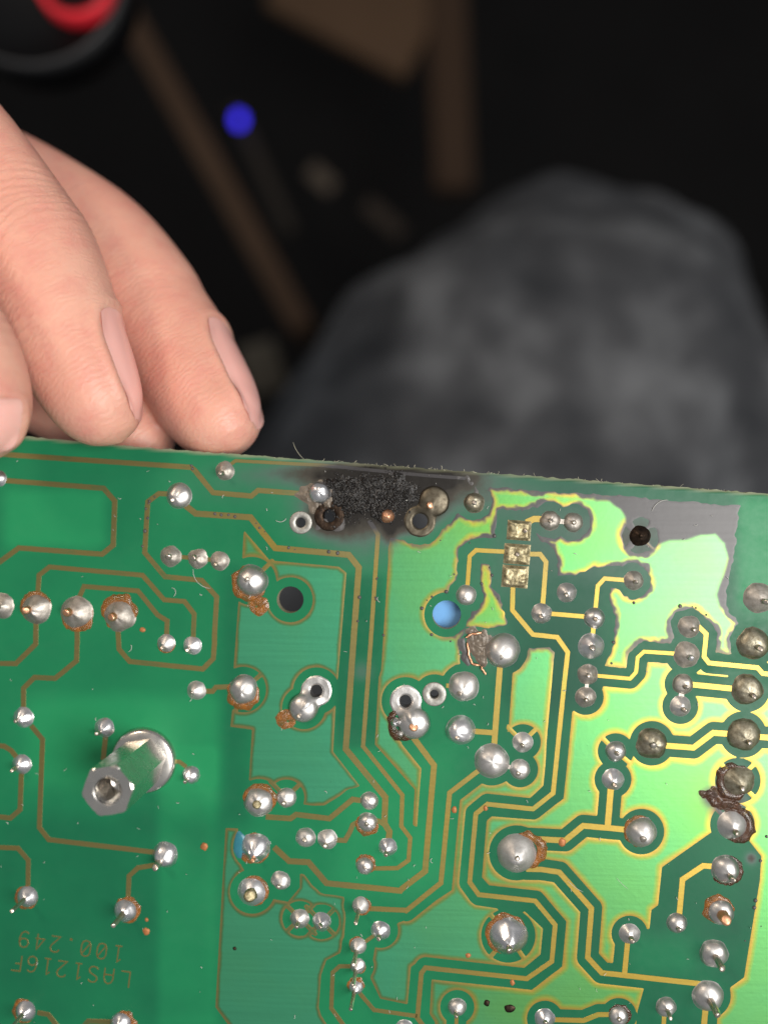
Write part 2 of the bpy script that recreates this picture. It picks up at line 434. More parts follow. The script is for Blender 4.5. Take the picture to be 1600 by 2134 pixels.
jt('A', 798, 1290, 33, 'dull', pin=1.0, pf='copper', flux=.9, pinr=.27, off=(-.2, 0))
jt('A', 1110, 1475, 18, 'satin', pin=0.5, flux=.25, off=(-.3, .4))
jt('A', 1285, 1490, 18, 'bright', pin=0.7, off=(-.4, .4))
jt('B', 400, 995, 33, 'satin', pin=0.3, flux=.8, spokes=(45, -95), pinr=.2, off=(-.15, -.1))
jt('B', 850, 405, 24, 'bright', pin=0)
jt('C', 755, 355, 20, 'brown', pin=0.4, pf='dull', pinr=.25)
jt('C', 1330, 490, 20, 'dull', pin=0.7)
jt('C', 1505, 505, 19, 'dull', pin=0.6)
jt('C', 695, 1055, 20, 'satin', pin=0.2, pf='dull', off=(-.15, .4))
jt('C', 972, 1475, 34, 'satin', pin=0.3, off=(-.2, .3), pf='dull', pinr=.2)
jt('C', 1265, 1195, 20, 'satin', pin=0.6, off=(-.1, .2))
jt('C', 1457, 1035, 19, 'satin', pin=0.6, off=(-.1, .2), spokes=(42,))
jt('D', 630, 605, 20, 'burnt', pin=0.4, pf='burnt', spokes=(45, 135, -45, -135))
jt('D', 580, 945, 19, 'dull', pin=0.7, off=(.1, .1))
jt('D', 285, 1230, 20, 'satin', pin=0.7)
jt('D', 258, 1442, 25, 'bright', pin=0.7)
jt('D', 1003, 1295, 21, 'dull', pin=0.9, off=(.3, .2))
jt('D', 980, 1508, 25, 'dull', pin=0.9, pf='bright', off=(.2, .15))
jt('D', 1530, 1075, 29, 'dull', pin=1.0, pf='tin', pinr=.2, off=(.2, .2))
jt('D', 1485, 1422, 31, 'brown', pin=1.1, pf='tin', pinr=.2, off=(.2, .2))
jt('H', 235, 238, 20, 'dull', pin=0.5)
jt('H', 218, 410, 20, 'dull', pin=0.6, off=(0, .2))
jt('H', 952, 312, 20, 'dull', pin=0.7, off=(.2, .2))
jt('H', 935, 480, 20, 'satin', pin=0.7, off=(.2, .2))
jt('H', 1442, 352, 30, 'brown', pin=1.0, pinr=.18, off=(.2, .3))
jt('H', 1412, 695, 31, 'brown', pin=1.0, pinr=.18, off=(.2, .35))
jt('H', 720, 762, 29, 'brown', pin=0.4, pf='dull')
jt('H', 446, 822, 20, 'satin', pin=0.7, spokes=(135, -40))
jt('H', 425, 1035, 21, 'bright', pin=0.6, off=(0, .3))
jt('H', 1370, 1045, 30, 'brown', pin=1.0, flux=-1.3, spokes=(45, 135, -45, -135), pinr=.18, off=(.1, .3))
jt('H', 1330, 1380, 29, 'satin', 'dome', 1.2, flux=-1.1, spokes=(45, 135), pinr=.2, off=(.05, .3))
jt('H', 640, 1432, 30, 'satin', pin=0.3, pf='dull', flux=.4, off=(0, .3))
jt('L', 1292, 480, 28, 'satin', 'dome', 1.6, flux=-.6, pinr=.2, off=(.15, .25))
jt('L', 1255, 790, 26, 'satin', pin=1.6, pf='copper', flux=.9, pinr=.4, off=(.05, .05))
jt('L', 1207, 1092, 28, 'satin', pin=3.3, pinr=.22)
jt('L', 1165, 1400, 30, 'satin', pin=3.5, pinr=.22, off=(.05, .1))
jt('L', 940, 870, 20, 'satin', pin=0.7, off=(0, .3))
jt('L', 596, 948, 20, 'satin', pin=1.1, off=(.05, .2))
jt('L', 860, 1480, 20, 'satin', pin=2.2, pinr=.2)
jt('L', 517, 1545, 20, 'satin', pin=0.3, flux=-.6)
jt('K', 1235, 1565, 20, 'bright', pin=0.4)
jt('K', 600, 1480, 18, 'satin', pin=1.4, pinr=.22, off=(-.15, .3))
jt('K', 220, 1635, 18, 'bright', pin=0.4)
jt('K', 1030, 362, 40, 'satin', 'cone', 0.2, pinr=.12, flux=.0)
jt('K', 970, 962, 39, 'bright', 'cone', 0.9, flux=.5, spokes=(130, -55, -130), pinr=.16, off=(0, .3))
jt('K', 97, 318, 18, 'bright', pin=1.4, pinr=.24, off=(-.1, .4))
jt('K', 45, 925, 19, 'bright', pin=1.2, pinr=.24, spokes=(), off=(-.1, .3))
jt('J', 720, 250, 20, 'satin', pin=0.3)
jt('J', 877, 262, 20, 'satin', pin=0.7, off=(-.1, .4))
jt('J', 1166, 140, 20, 'satin', pin=0.3, flux=.9)
jt('J', 1148, 455, 18, 'satin', pin=0.2, flux=.8)
jt('J', 358, 320, 30, 'bright', pin=1.2, pf='copper', flux=.5, pinr=.15, off=(0, .55))
jt('J', 332, 642, 29, 'bright', pin=0.4, pf='gold', flux=.5, pinr=.45, spokes=(60,))
jt('J', 540, 562, 19, 'satin', pin=0.6, off=(-.05, .4))
jt('J', 678, 838, 19, 'satin', pin=1.6, pinr=.24, off=(-.1, .2), spokes=(45, 135, -45, -135))
jt('J', 835, 862, 19, 'bright', pin=1.0, pinr=.24, spokes=(45, 135, -45, -135))
jt('J', 1118, 742, 18, 'satin', 'cone', 4.2, flux=.4, pinr=.22, off=(-.15, .3))
jt('J', 1100, 1035, 17, 'satin', 'cone', 4.0, flux=.4, pinr=.25, off=(-.15, .4))
jt('J', 1098, 1182, 16, 'satin', 'cone', 4.0, flux=.2, pinr=.25, off=(-.2, .4))
jt('J', 1085, 1335, 15, 'bright', 'cone', 4.6, flux=.9, pinr=.26, off=(-.2, .4))
jt('F', 268, 338, 30, 'satin', pin=0, flux=.9, spokes=(40, -110))
jt('F', 380, 1152, 30, 'satin', pin=0.25, pf='gold', flux=.7, pinr=.3)
jt('F', 580, 1122, 20, 'satin', pin=0.6, off=(-.1, .4), spokes=(45, 135))
jt('F', 1180, 1145, 18, 'satin', pin=0)
jt('G', 648, 315, 30, 'satin', pin=0.5, off=(-.3, .4), pinr=.16)
jt('G', 625, 632, 29, 'bright', pin=0.4, off=(-.25, .35), pinr=.18)
jt('G', 850, 856, 34, 'satin', pin=0.0)
jt('G', 1055, 918, 20, 'satin', pin=0.2, off=(-.2, .3))
jt('G', 1075, 720, 20, 'satin', pin=0.5, off=(-.1, .2), spokes=(45, 135))
jt('E', 170, 540, 21, 'bright', pin=0.6, off=(-.45, .2), pinr=.2)
jt('E', 160, 880, 20, 'bright', pin=1.6, off=(-.3, .2), pinr=.2)
jt('E', 758, 615, 20, 'bright', pin=1.4, off=(-.3, .3), pinr=.22)
jt('E', 1385, 958, 18, 'bright', pin=1.4, off=(-.3, .4), pinr=.22)
jt('E', 1425, 345, 19, 'satin', pin=0.4, off=(-.4, .1), pinr=.2)
jt('I', 1200, 375, 26, 'bright', pin=2.0, off=(-.35, .45), pinr=.28)
jt('I', 198, 680, 23, 'bright', 'cone', 3.6, flux=.6, pinr=.2)
jt('I', 910, 780, 25, 'bright', 'cone', 3.6, flux=.7, pinr=.22)
jt('I', 185, 1510, 23, 'bright', 'cone', 3.4, flux=.7, pinr=.2)
jt('I', 878, 1595, 23, 'bright', 'cone', 3.0, flux=.9, pinr=.2)
# bare pads with open holes: (x, y, outer radius, hole radius, finish)
RINGS = [(*q_('B', 725, 605), 23.5, 10.5, 'ringtin'), (*q_('F', 798, 348), 32, 13, 'ringtin'), (*q_('G', 225, 422), 33, 13, 'ringtin'),
         (*q_('G', 434, 372), 24.5, 9, 'ringtin'), (*q_('C', 345, 495), 33, 16, 'bronze'), (*q_('B', 915, 560), 31, 13.5, 'burnt')]
SLOT = [(*q_('F', 705, 470), 30, 'satin', 'tin', .15), (*q_('G', 288, 580), 33, 'satin', 'copper', .28), (*q_('C', 452, 345), 32, 'bronze', 'copper', .28)]
BARE = [(*q_('B', 655, 1120), 28.0), (*q_('C', 548, 1205), 30.0)]

# ------------------------------------------------------------------ layout: copper areas
AREA_LEFT = [(508, 1105), (562, 1168), (706, 1181), (722, 1194), (704, 1415), (699, 1478), (694, 1567), (750, 1639), (733, 1644), (676, 1679),
             (633, 1680), (600, 1680), (519, 1640), (519, 1623), (525, 1521), (480, 1515), (484, 1478), (487, 1389), (497, 1253), (505, 1161)]
AREA_RIGHT = [(812, 1119), (855, 1130), (930, 1100), (955, 1068), (988, 1048), (1022, 1016), (1289, 1033), (1542, 1055), (1537, 1090), (1527, 1170),
              (1512, 1230), (1510, 1262), (1542, 1303), (1640, 1312), (1840, 1330), (1840, 2480), (906, 2480), (906, 2131), (895, 2114), (899, 2042), (1108, 2064), (1171, 2015),
              (1180, 1921), (1125, 1858), (1019, 1846), (1004, 1829), (1014, 1711), (1024, 1702), (1114, 1709), (1174, 1665), (1183, 1579), (1192, 1484),
              (1255, 1437), (1259, 1387), (1278, 1343), (1281, 1280), (1270, 1239), (1292, 1181), (1240, 1181), (1195, 1200), (1162, 1198), (1165, 1170),
              (1151, 1140), (1126, 1126), (1085, 1064), (1036, 1063), (1033, 1123), (981, 1123), (955, 1145), (950, 1206), (972, 1302), (956, 1340), (958, 1383),
              (930, 1409), (873, 1424), (817, 1430), (835, 1541), (837, 1551), (878, 1602), (874, 1649), (869, 1724), (860, 1721), (864, 1646), (781, 1552),
              (789, 1412), (794, 1397)]
GAP_RIGHT = [(1475, 1740), (1490, 1730), (1550, 1735), (1560, 1752), (1586, 1785), (1583, 1835), (1550, 2038), (1521, 2059), (1521, 2090), (1494, 2123), (1490, 2300), (1310, 2300),
             (1328, 2108), (1341, 2062), (1330, 2050), (1262, 2020), (1277, 2008), (1281, 1968), (1353, 1936), (1357, 1897), (1371, 1887), (1379, 1808)]
AREA_MID = [(1103, 1351), (1144, 1350), (1155, 1361), (1139, 1541), (1134, 1636), (1102, 1666), (1010, 1659), (973, 1684), (958, 1847), (990, 1887), (1036, 1894),
            (1045, 1910), (1080, 1905), (1093, 1900), (1131, 1936), (1126, 1990), (1092, 2018), (886, 1995), (856, 2016), (849, 2094), (792, 2082), (772, 2040), (776, 2007), (781, 1976),
            (815, 1950), (829, 1924), (846, 1918), (941, 1856), (958, 1668), (1004, 1633), (1045, 1580), (1060, 1512), (1068, 1400)]
AREA_ISLE = r_('C', [(805, 812), (870, 825), (885, 990), (945, 1055), (1000, 1278), (860, 1305), (700, 1290), (735, 1190), (830, 1060), (800, 960)])
AREA_LOW = [(470, 1726), (496, 1727), (498, 1760), (503, 1805), (545, 1870), (600, 1880), (625, 1850), (625, 1821), (634, 1823), (651, 1846), (669, 1861), (717, 1870),
            (718, 1890), (720, 1913), (717, 1953), (709, 1987), (680, 2002), (669, 2033), (664, 2100), (669, 2117), (690, 2150), (690, 2480), (500, 2480), (485, 2150), (449, 2100)]

def copper_area(name, outline, st, bbox, gaps=(), clr=17.0, parent=None):
    X, Y = grid(*bbox, st)
    F = sd_poly(X, Y, outline); OUT = F.copy()
    for gp in gaps: F = np.maximum(F, -sd_poly(X, Y, gp))
    def cut(x, y, rad):
        nonlocal F
        F = np.maximum(F, rad - np.hypot(X - x, Y - y))
    for pts, w, mt in T:
        lo = np.min(pts, 0) - 60; hi = np.max(pts, 0) + 60
        if lo[0] > bbox[1] or hi[0] < bbox[0] or lo[1] > bbox[3] or hi[1] < bbox[2]: continue
        for a, b in zip(pts[:-1], pts[1:]):
            x0, x1 = min(a[0], b[0]) - 50, max(a[0], b[0]) + 50; y0, y1 = min(a[1], b[1]) - 50, max(a[1], b[1]) + 50
            i0 = max(0, int((x0 - bbox[0]) / st)); i1 = max(0, int((x1 - bbox[0]) / st)); j0 = max(0, int((y0 - bbox[2]) / st)); j1 = max(0, int((y1 - bbox[2]) / st))
            if i1 <= i0 or j1 <= j0: continue
            sl = (slice(j0, j1), slice(i0, i1))
            F[sl] = np.maximum(F[sl], clr + w / 2 - sd_seg(X[sl], Y[sl], a, b))
    for j in J: cut(j['x'], j['y'], j['r'] + 17.5)
    for x, y, ro, rh, _ in RINGS: cut(x, y, ro + 17)
    for x, y, ro, *_ in SLOT: cut(x, y, ro + 15)
    cut(*q_('B', 655, 1120), 47); cut(*q_('C', 548, 1205), 47)
    for j in J:
        for a in j['spokes']:
            e = (j['x'] + math.cos(math.radians(a)) * (j['r'] + 26), j['y'] - math.sin(math.radians(a)) * (j['r'] + 26))
            if not (bbox[0] - 60 < j['x'] < bbox[1] + 60 and bbox[2] - 60 < j['y'] < bbox[3] + 60): continue
            F = np.minimum(F, np.maximum(sd_seg(X, Y, (j['x'], j['y']), e) - 4.6, OUT - 4))
    # heat-eaten, ragged borders near the burn
    hot = np.clip(sstep(900, 960, X) * (1 - sstep(1330, 1420, Y)) * (1 - sstep(1560, 1600, X)) + np.exp(-((X - 850) / 90) ** 2 - ((Y - 1110) / 50) ** 2), 0, 1)
    near = (np.abs(F) < 12) & (hot > 0.02)
    if near.any():
        xs, ys = X[near], Y[near]
        F[near] += hot[near] * (2.6 * vnoise(xs, ys, 9, 3.1) + 2.2 * vnoise(xs, ys, 22, 9.2))
    pts, val, faces = march(F, X, Y)
    d = -val
    u, v = brd(pts[:, 0], pts[:, 1])
    z = (0.1 + 0.14 * sstep(0, 2.5, d)) * S
    me = mesh(name, np.stack([u, v, z], 1).tolist(), faces)
    fattr(me, 'rim', d)
    hv = np.clip(sstep(900, 960, pts[:, 0]) * (1 - sstep(1330, 1420, pts[:, 1])) * (1 - sstep(1570, 1640, pts[:, 0])) + np.exp(-((pts[:, 0] - 850) / 80) ** 2 - ((pts[:, 1] - 1110) / 50) ** 2), 0, 1)
    w = 2.5 + 6.5 * vnoise(pts[:, 0], pts[:, 1], 34, 5.5) + 2 * vnoise(pts[:, 0], pts[:, 1], 9, 2.5)
    rimchar = hv * (1 - sstep(w, w + 7, d)) * 0.62
    tn = sd_poly(pts[:, 0], pts[:, 1], TARN) + 3 * vnoise(pts[:, 0], pts[:, 1], 30, 1.5)
    tarn = (1 - sstep(-7, 7, tn)) * 0.72
    sg = lambda cx, cy, s, a: a * np.exp(-((pts[:, 0] - cx) / s) ** 2 - ((pts[:, 1] - cy) / s) ** 2)
    local = sg(815, 1118, 22, .7) + sg(1510, 1690, 26, .8) + sg(1480, 1660, 20, .7) + sg(860, 1030, 50, .6)
    fattr(me, 'soot', np.clip(np.maximum(np.maximum(rimchar, tarn), local), 0, 1))
    fattr(me, 'yellow_and_sheen', yellow_sheen_at(pts[:, 0], pts[:, 1]))
    return link(name, me, MAT['copper_mask'], parent)

# ================================================================== the circuit board
board = bpy.data.objects.new('circuit_board', None); C.objects.link(board)
board.matrix_world = Matrix((XAX, YAX, NRM)).transposed().to_4x4()
tag(board, 'green circuit board, solder side up, with a black burnt patch at its top edge', 'circuit board')

EDGE = [(-420, 874), (60, 910), (300, 932), (540, 950), (700, 962), (900, 977), (1150, 995), (1400, 1014), (1600, 1029), (1860, 1050)]
def edge_y(x): return np.interp(x, [p[0] for p in EDGE], [p[1] for p in EDGE])

def build_laminate():
    X, Y = grid(-420, 1860, 860, 2500, 6)
    ey = edge_y(X) + 1.5 * vnoise(X, np.zeros_like(X), 8, 2.2) + 0.8 * vnoise(X, np.zeros_like(X), 3.1, 4.2)
    F = np.maximum(ey - Y, np.maximum(X - 1850, np.maximum(-410 - X, Y - 2490)))
    for x, y, rr in BARE: F = np.maximum(F, rr - np.hypot(X - x, Y - y))
    for x, y, ro, rh, _ in RINGS: F = np.maximum(F, rh + 3 - np.hypot(X - x, Y - y))
    pts, val, faces = march(F, X, Y)
    u, v = brd(pts[:, 0], pts[:, 1])
    n = len(pts)
    top = np.stack([u, v, np.zeros(n)], 1)
    dedge = pts[:, 1] - edge_y(pts[:, 0])
    top[:, 2] -= 1.6 * S * (1 - sstep(0, 5, dedge))
    bot = top.copy(); bot[:, 2] = -1.6e-3
    cnt = {}
    for f in faces:
        for a, b in zip(f, f[1:] + f[:1]): cnt[(a, b)] = 1
    sides = [[a, a + n, b + n, b] for (a, b) in cnt if (b, a) not in cnt]
    allf = faces + [[i + n for i in reversed(f)] for f in faces] + sides
    me = mesh('laminate', np.vstack([top, bot]).tolist(), allf, sm=False)
    nf = len(faces)
    so = soot_at(pts[:, 0], pts[:, 1])
    fattr(me, 'soot', np.concatenate([so, so]))
    # copper of the far side shows through as lighter fields; standoff shadow painted in
    x, y = pts[:, 0], pts[:, 1]
    box = lambda x0, x1, y0, y1, e=14: sstep(x0 - e, x0 + e, x) * (1 - sstep(x1 - e, x1 + e, x)) * sstep(y0 - e, y0 + e, y) * (1 - sstep(y1 - e, y1 + e, y))
    back_and_shade = 0.50 + 0.42 * box(10, 220, 1020, 1140, 20) + 0.30 * box(60, 460, 1450, 1640, 26) - 0.24 * box(462, 520, 1180, 1720, 24) - 0.25 * box(-20, 450, 1700, 2140, 40)
    back_and_shade += 0.30 * box(330, 452, 1560, 2140, 16) + 0.25 * box(700, 960, 1560, 1860, 40) - 0.25 * box(1040, 1260, 1000, 1480, 40) + 0.25 * box(1310, 1450, 1950, 2030, 30) + 0.35 * box(1535, 1700, 1040, 1260, 14)
    back_and_shade += 0.10 - 0.36 * sstep(850, 1150, x) * (1 - box(1535, 1900, 1000, 1290, 30))
    back_and_shade -= 0.25 * box(700, 800, 1200, 1560, 12) + 0.15 * box(250, 340, 1610, 1720, 30)  # second box paints the standoff's soft shadow into the green
    fattr(me, 'back_and_shade', np.concatenate([back_and_shade, back_and_shade]))
    fe = (1 - sstep(2.0, 6.5, dedge)) * 0.9
    fattr(me, 'edge_fibre', np.concatenate([fe, np.ones(n)]))
    o = link('laminate', me, [MAT['mask'], MAT['glassfibre']], board)
    mi = np.zeros(len(me.polygons), np.int32); mi[2 * nf:] = 1
    me.polygons.foreach_set('material_index', mi)
    return o
build_laminate()

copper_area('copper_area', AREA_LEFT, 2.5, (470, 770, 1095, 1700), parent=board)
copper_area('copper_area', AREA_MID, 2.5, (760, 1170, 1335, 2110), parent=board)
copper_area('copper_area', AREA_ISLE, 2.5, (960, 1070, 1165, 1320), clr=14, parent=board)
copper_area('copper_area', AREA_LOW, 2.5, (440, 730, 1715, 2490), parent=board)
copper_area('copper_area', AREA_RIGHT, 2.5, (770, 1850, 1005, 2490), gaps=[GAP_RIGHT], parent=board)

# ---- tracks
def track_mesh(pts, w, zi=0.0):
    P = [Vector(p) for p in pts]
    R = []
    for a, b in zip(P[:-1], P[1:]):
        n = max(1, int((b - a).length / 9))
        R += [a.lerp(b, k / n) for k in range(n)]
    R.append(P[-1])
    vs, rim, xy = [], [], []
    for i, p in enumerate(R):
        d0 = (p - R[i - 1]).normalized() if i else None
        d1 = (R[i + 1] - p).normalized() if i < len(R) - 1 else None
        if d0 is None: d0 = d1
        if d1 is None: d1 = d0
        t = (d0 + d1).normalized(); nrm = Vector((-t.y, t.x))
        k = 1 / max(0.5, nrm.dot(Vector((-d0.y, d0.x))))
        jit = 0.35 * noise.noise((p.x / 7, p.y / 7, 1.0)); jit2 = 0.35 * noise.noise((p.x / 7, p.y / 7, 7.0))
        for off, z, rm in ((-w / 2 - .2 + jit, 0.03, 0), (-w / 2 + 0.1 + jit, .30, 1), (0, .30, 3), (w / 2 - 0.1 + jit2, .30, 1), (w / 2 + .2 + jit2, 0.03, 0)):
            c = p + nrm * off * k
            vs.append(brd3(c.x, c.y, z + zi)); rim.append(rm * .6); xy.append((c.x, c.y))
    fs = []
    for i in range(len(R) - 1):
        for k in range(4):
            fs.append((i * 5 + k, i * 5 + k + 1, i * 5 + 5 + k + 1, i * 5 + 5 + k))
    me = mesh('copper_track', vs, fs, sm=False)
    if me.polygons[0].normal.z < 0: me.flip_normals()
    fattr(me, 'rim', rim)
    xy = np.array(xy)
    fattr(me, 'yellow_and_sheen', yellow_sheen_at(xy[:, 0], xy[:, 1]))
    fattr(me, 'soot', np.clip(soot_at(xy[:, 0], xy[:, 1]) * 1.15 - .12, 0, 1))
    return me
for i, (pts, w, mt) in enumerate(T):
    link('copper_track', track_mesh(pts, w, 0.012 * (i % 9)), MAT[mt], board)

# ---- solder
PROF = {'dome': [(1.09, -.03), (1.03, .035), (.975, .15), (.90, .33), (.78, .51), (.61, .665), (.41, .775), (.2, .835), (0, .855)],
        'wet': [(1.10, -.03), (1.03, .03), (.96, .12), (.86, .25), (.73, .39), (.58, .53), (.43, .66), (.27, .80), (0, .88)],
        'cone': [(1.04, -.03), (1.0, .05), (.92, .20), (.80, .38), (.66, .54), (.51, .70), (.37, .86), (.2, .99), (0, 1.03)]}
def dome_mesh(r, shape, seed, lump=0.05, hs=1.0, lean=(0, 0)):
    prof = PROF[shape]; n = 28
    vs, fs = [], []
    for k, (a, z) in enumerate(prof[:-1]):
        for i in range(n):
            th = 2 * math.pi * i / n
            nz = noise.noise((math.cos(th) * 1.3 + seed, math.sin(th) * 1.3, z * 1.5 + seed * .3))
            nz2 = noise.noise((math.cos(th) * 3.5 * a + seed, math.sin(th) * 3.5 * a, z * 4 + seed))
            rr = a * (1 + lump * nz + lump * .5 * nz2)
            if shape == 'cone': rr *= 1 + .03 * math.cos(th * 5 + seed) * (1 - a)
            lz = z * z * .8
            vs.append(((rr * math.cos(th) + lean[0] * lz) * r * S, (rr * math.sin(th) + lean[1] * lz) * r * S, (z * hs * (1 + lump * 1.2 * nz)) * r * S))
    zt = prof[-1][1]
    vs.append((lean[0] * zt * zt * .8 * r * S, lean[1] * zt * zt * .8 * r * S, zt * hs * r * S))
    m = len(prof) - 1
    for k in range(m - 1):
        for i in range(n):
            fs.append((k * n + i, k * n + (i + 1) % n, (k + 1) * n + (i + 1) % n, (k + 1) * n + i))
    for i in range(n): fs.append(((m - 1) * n + i, (m - 1) * n + (i + 1) % n, len(vs) - 1))
    return mesh('solder_joint', vs, fs)
def pin_mesh(rp, z0, z1, seed):
    n = 12; vs, fs = [], []
    rings = [(1.25, z0), (1.05, z0 + (z1 - z0) * .35), (1.0, z1 - rp * .35), (.82, z1 - rp * .1), (.45, z1)]
    for k, (a, z) in enumerate(rings):
        for i in range(n):
            th = 2 * math.pi * i / n
            w = 1 + .12 * noise.noise((math.cos(th) + seed, math.sin(th), z * 900))
            vs.append((a * w * rp * math.cos(th), a * w * rp * math.sin(th), z + (rp * .3 * math.cos(th + seed) if k >= 2 else 0)))
    for k in range(len(rings) - 1):
        for i in range(n): fs.append((k * n + i, k * n + (i + 1) % n, k * n + n + (i + 1) % n, k * n + n + i))
    fs.append([(len(rings) - 1) * n + i for i in range(n)])
    return mesh('pin', vs, fs)
def flux_mesh(r, seed, amt):
    """rough ring of residue round a joint, thicker on one side"""
    nr, n = 7, 44; vs, fs = [], []
    for k in range(nr):
        q = k / (nr - 1)
        for i in range(n):
            th = 2 * math.pi * i / n
            side = .55 + .45 * math.cos(th - seed * 2.1) + .35 * noise.noise((math.cos(th) * 2 + seed, math.sin(th) * 2, 3))
            wdt = max(0, side - .22) * (.12 + .55 * amt)
            wdt *= 1 + .28 * noise.noise((math.cos(th) * 7 + seed, math.sin(th) * 9, 1))
            rr = (.86 if r > 17.5 else .15) + (q) * ((.12 if r > 17.5 else .83) + wdt)
            h = (.02 + .15 * max(0, side - .2) * amt) * math.sin(math.pi * min(1, q * .9 + .1)) * (1 + .4 * noise.noise((rr * 9 * math.cos(th) + seed, rr * 9 * math.sin(th), 2)))
            if q == 1: h = -.02
            vs.append((rr * r * S * math.cos(th), rr * r * S * math.sin(th), max(h, -.02) * r * S))
    for k in range(nr - 1):
        for i in range(n): fs.append((k * n + i, k * n + n + i, k * n + n + (i + 1) % n, k * n + (i + 1) % n))
    return mesh('flux_residue', vs, fs)
HGT = {'bright': .86, 'satin': .76, 'dull': .74, 'brown': .66, 'burnt': .7}
def add_joint(j, k):
    seed = k * 1.37 + .4
    if j['shape'] == 'dome' and j['pin'] >= .4 and random.random() < .6: j['shape'] = 'wet'
    loc = brd3(j['x'], j['y'], 0.1)
    o = link('solder_joint', dome_mesh(j['r'], j['shape'], seed, random.uniform(.05, .10) if j['fin'] in ('bright', 'satin') else random.uniform(.08, .14), HGT[j['fin']] * random.uniform(.85, 1.12), (j['off'][0] * .7 + random.uniform(-.12, .12), -j['off'][1] * .7 + random.uniform(-.12, .12))), MAT[j['fin']], board, loc)
    if j['pin'] > 0:
        rp = j['pinr'] * j['r'] * S
        h0 = (1.03 if j['shape'] == 'cone' else .84) * HGT[j['fin']] * j['r'] * S
        ox, oy = j['off'][0] * j['r'] * S, -j['off'][1] * j['r'] * S
        drop = (math.hypot(ox, oy) / (j['r'] * S)) ** 2 * .45 * j['r'] * S
        p = link('pin', pin_mesh(rp, h0 * .45 - drop * .5, h0 - drop + j['pin'] * 8e-4 * (1.0 if j['pin'] < 1.5 else 1.1), seed), MAT[j['pf']], o, (ox, oy, 0))
    if j['flux']:
        link('flux_residue', flux_mesh(j['r'], seed, abs(j['flux'])), MAT['flux' if j['flux'] > 0 else 'darkflux'], o)
for k, j in enumerate(J): add_joint(j, k)

# ---- open rings and the joints that merge with them
def ring_mesh(ro, rh, h=1.3):
    n = 40; vs, fs = [], []
    prof = [(ro + .8, 0), (ro, h * .7), (ro - 1.5, h), ((ro + rh) / 2, h * 1.05), (rh + .8, h), (rh, h * .4), (rh, -26)]
    for a, z in prof:
        for i in range(n):
            th = 2 * math.pi * i / n
            vs.append((a * S * math.cos(th), a * S * math.sin(th), z * S))
    for k in range(len(prof) - 1):
        for i in range(n): fs.append((k * n + i, k * n + (i + 1) % n, k * n + n + (i + 1) % n, k * n + n + i))
    return mesh('pad_ring', vs, fs)
for i, (x, y, ro, rh, fin) in enumerate(RINGS):
    if i in (1, 2, 4): continue              # these belong to the keyhole joints below
    link('pad_ring', ring_mesh(ro, rh, 4.0 if fin == 'bronze' else 1.6), MAT[fin], board, brd3(x, y, .1))
def keyhole_joint(jx, jy, jr, ring, fin, pf, pinr, off, H, k):
    """one pad: a solder cone round the lead that runs down into the open hole beside it"""
    rx, ry, ro, rh = ring[:4]
    st = 1.5
    X, Y = grid(min(jx, rx) - 45, max(jx, rx) + 45, min(jy, ry) - 45, max(jy, ry) + 45, st)
    d1 = np.hypot(X - jx, Y - jy) - jr; d2 = np.hypot(X - rx, Y - ry) - ro
    kk = 9.0; h = np.clip(.5 + .5 * (d2 - d1) / kk, 0, 1)
    F = d2 * (1 - h) + d1 * h - kk * h * (1 - h) + .8 * vnoise(X, Y, 9, k)
    F = np.maximum(F, rh - np.hypot(X - rx, Y - ry))
    pts, val, faces = march(F, X, Y)
    x, y = pts[:, 0], pts[:, 1]
    q = np.hypot(x - jx, y - jy) / jr
    t = np.clip(((x - jx) * (rx - jx) + (y - jy) * (ry - jy)) / ((rx - jx) ** 2 + (ry - jy) ** 2), 0, 1)
    ridge = np.hypot(x - jx - t * (rx - jx), y - jy - t * (ry - jy)) / (jr * .62)
    z = 1.6 * sstep(0, 3, -val) + H * np.maximum(np.sqrt(np.clip(1 - (q / 1.02) ** 2, 0, 1)) * .9, np.exp(-ridge ** 2) * (1 - sstep(.25, 1.0, t)) * .95)
    z += .3 * vnoise(x, y, 11, k + 2) * sstep(0, 5, -val)
    u, v = brd(x, y); o0 = brd3(jx, jy)
    vs = np.stack([u - o0.x, v - o0.y, z * S], 1).tolist()
    n = 36; b0 = len(vs)
    for zz in (1.0, -26):
        for i in range(n):
            th = 2 * math.pi * i / n; p = brd3(rx + (rh + .2) * math.cos(th), ry + (rh + .2) * math.sin(th), zz) - o0; vs.append(tuple(p))
    faces = list(faces) + [(b0 + i, b0 + (i + 1) % n, b0 + n + (i + 1) % n, b0 + n + i) for i in range(n)]
    o = link('solder_joint', mesh('solder_joint', vs, faces), MAT[fin], board, o0)
    link('pin', pin_mesh(pinr * jr * S, H * .4 * S, (H + 3) * S, k), MAT[pf], o, (off[0] * jr * S, -off[1] * jr * S, 0))
    return o
keyhole_joint(*SLOT[0][:3], RINGS[1], 'satin', 'tin', .16, (-.25, .45), 21, 1)
keyhole_joint(*SLOT[1][:3], RINGS[2], 'satin', 'copper', .28, (0, .1), 22, 2)
keyhole_joint(*SLOT[2][:3], RINGS[4], 'bronze', 'copper', .26, (-.2, .25), 9, 3)
f1 = link('flux_residue', flux_mesh(16, 4.05, 1.5), MAT['flux'], board, brd3(*q_('F', 590, 570), .3))
f2 = link('flux_residue', flux_mesh(30, 1.85, .9), MAT['darkflux'], board, brd3(*q_('G', 235, 570), .3))
f3 = link('flux_residue', flux_mesh(17, 3.1, 1.2), MAT['flux'], board, brd3(*q_('B', 430, 1165), .3))
f4 = link('flux_residue', flux_mesh(31, 0.1, 1.0), MAT['flux'], board, brd3(*q_('K', 1085, 345), .3))
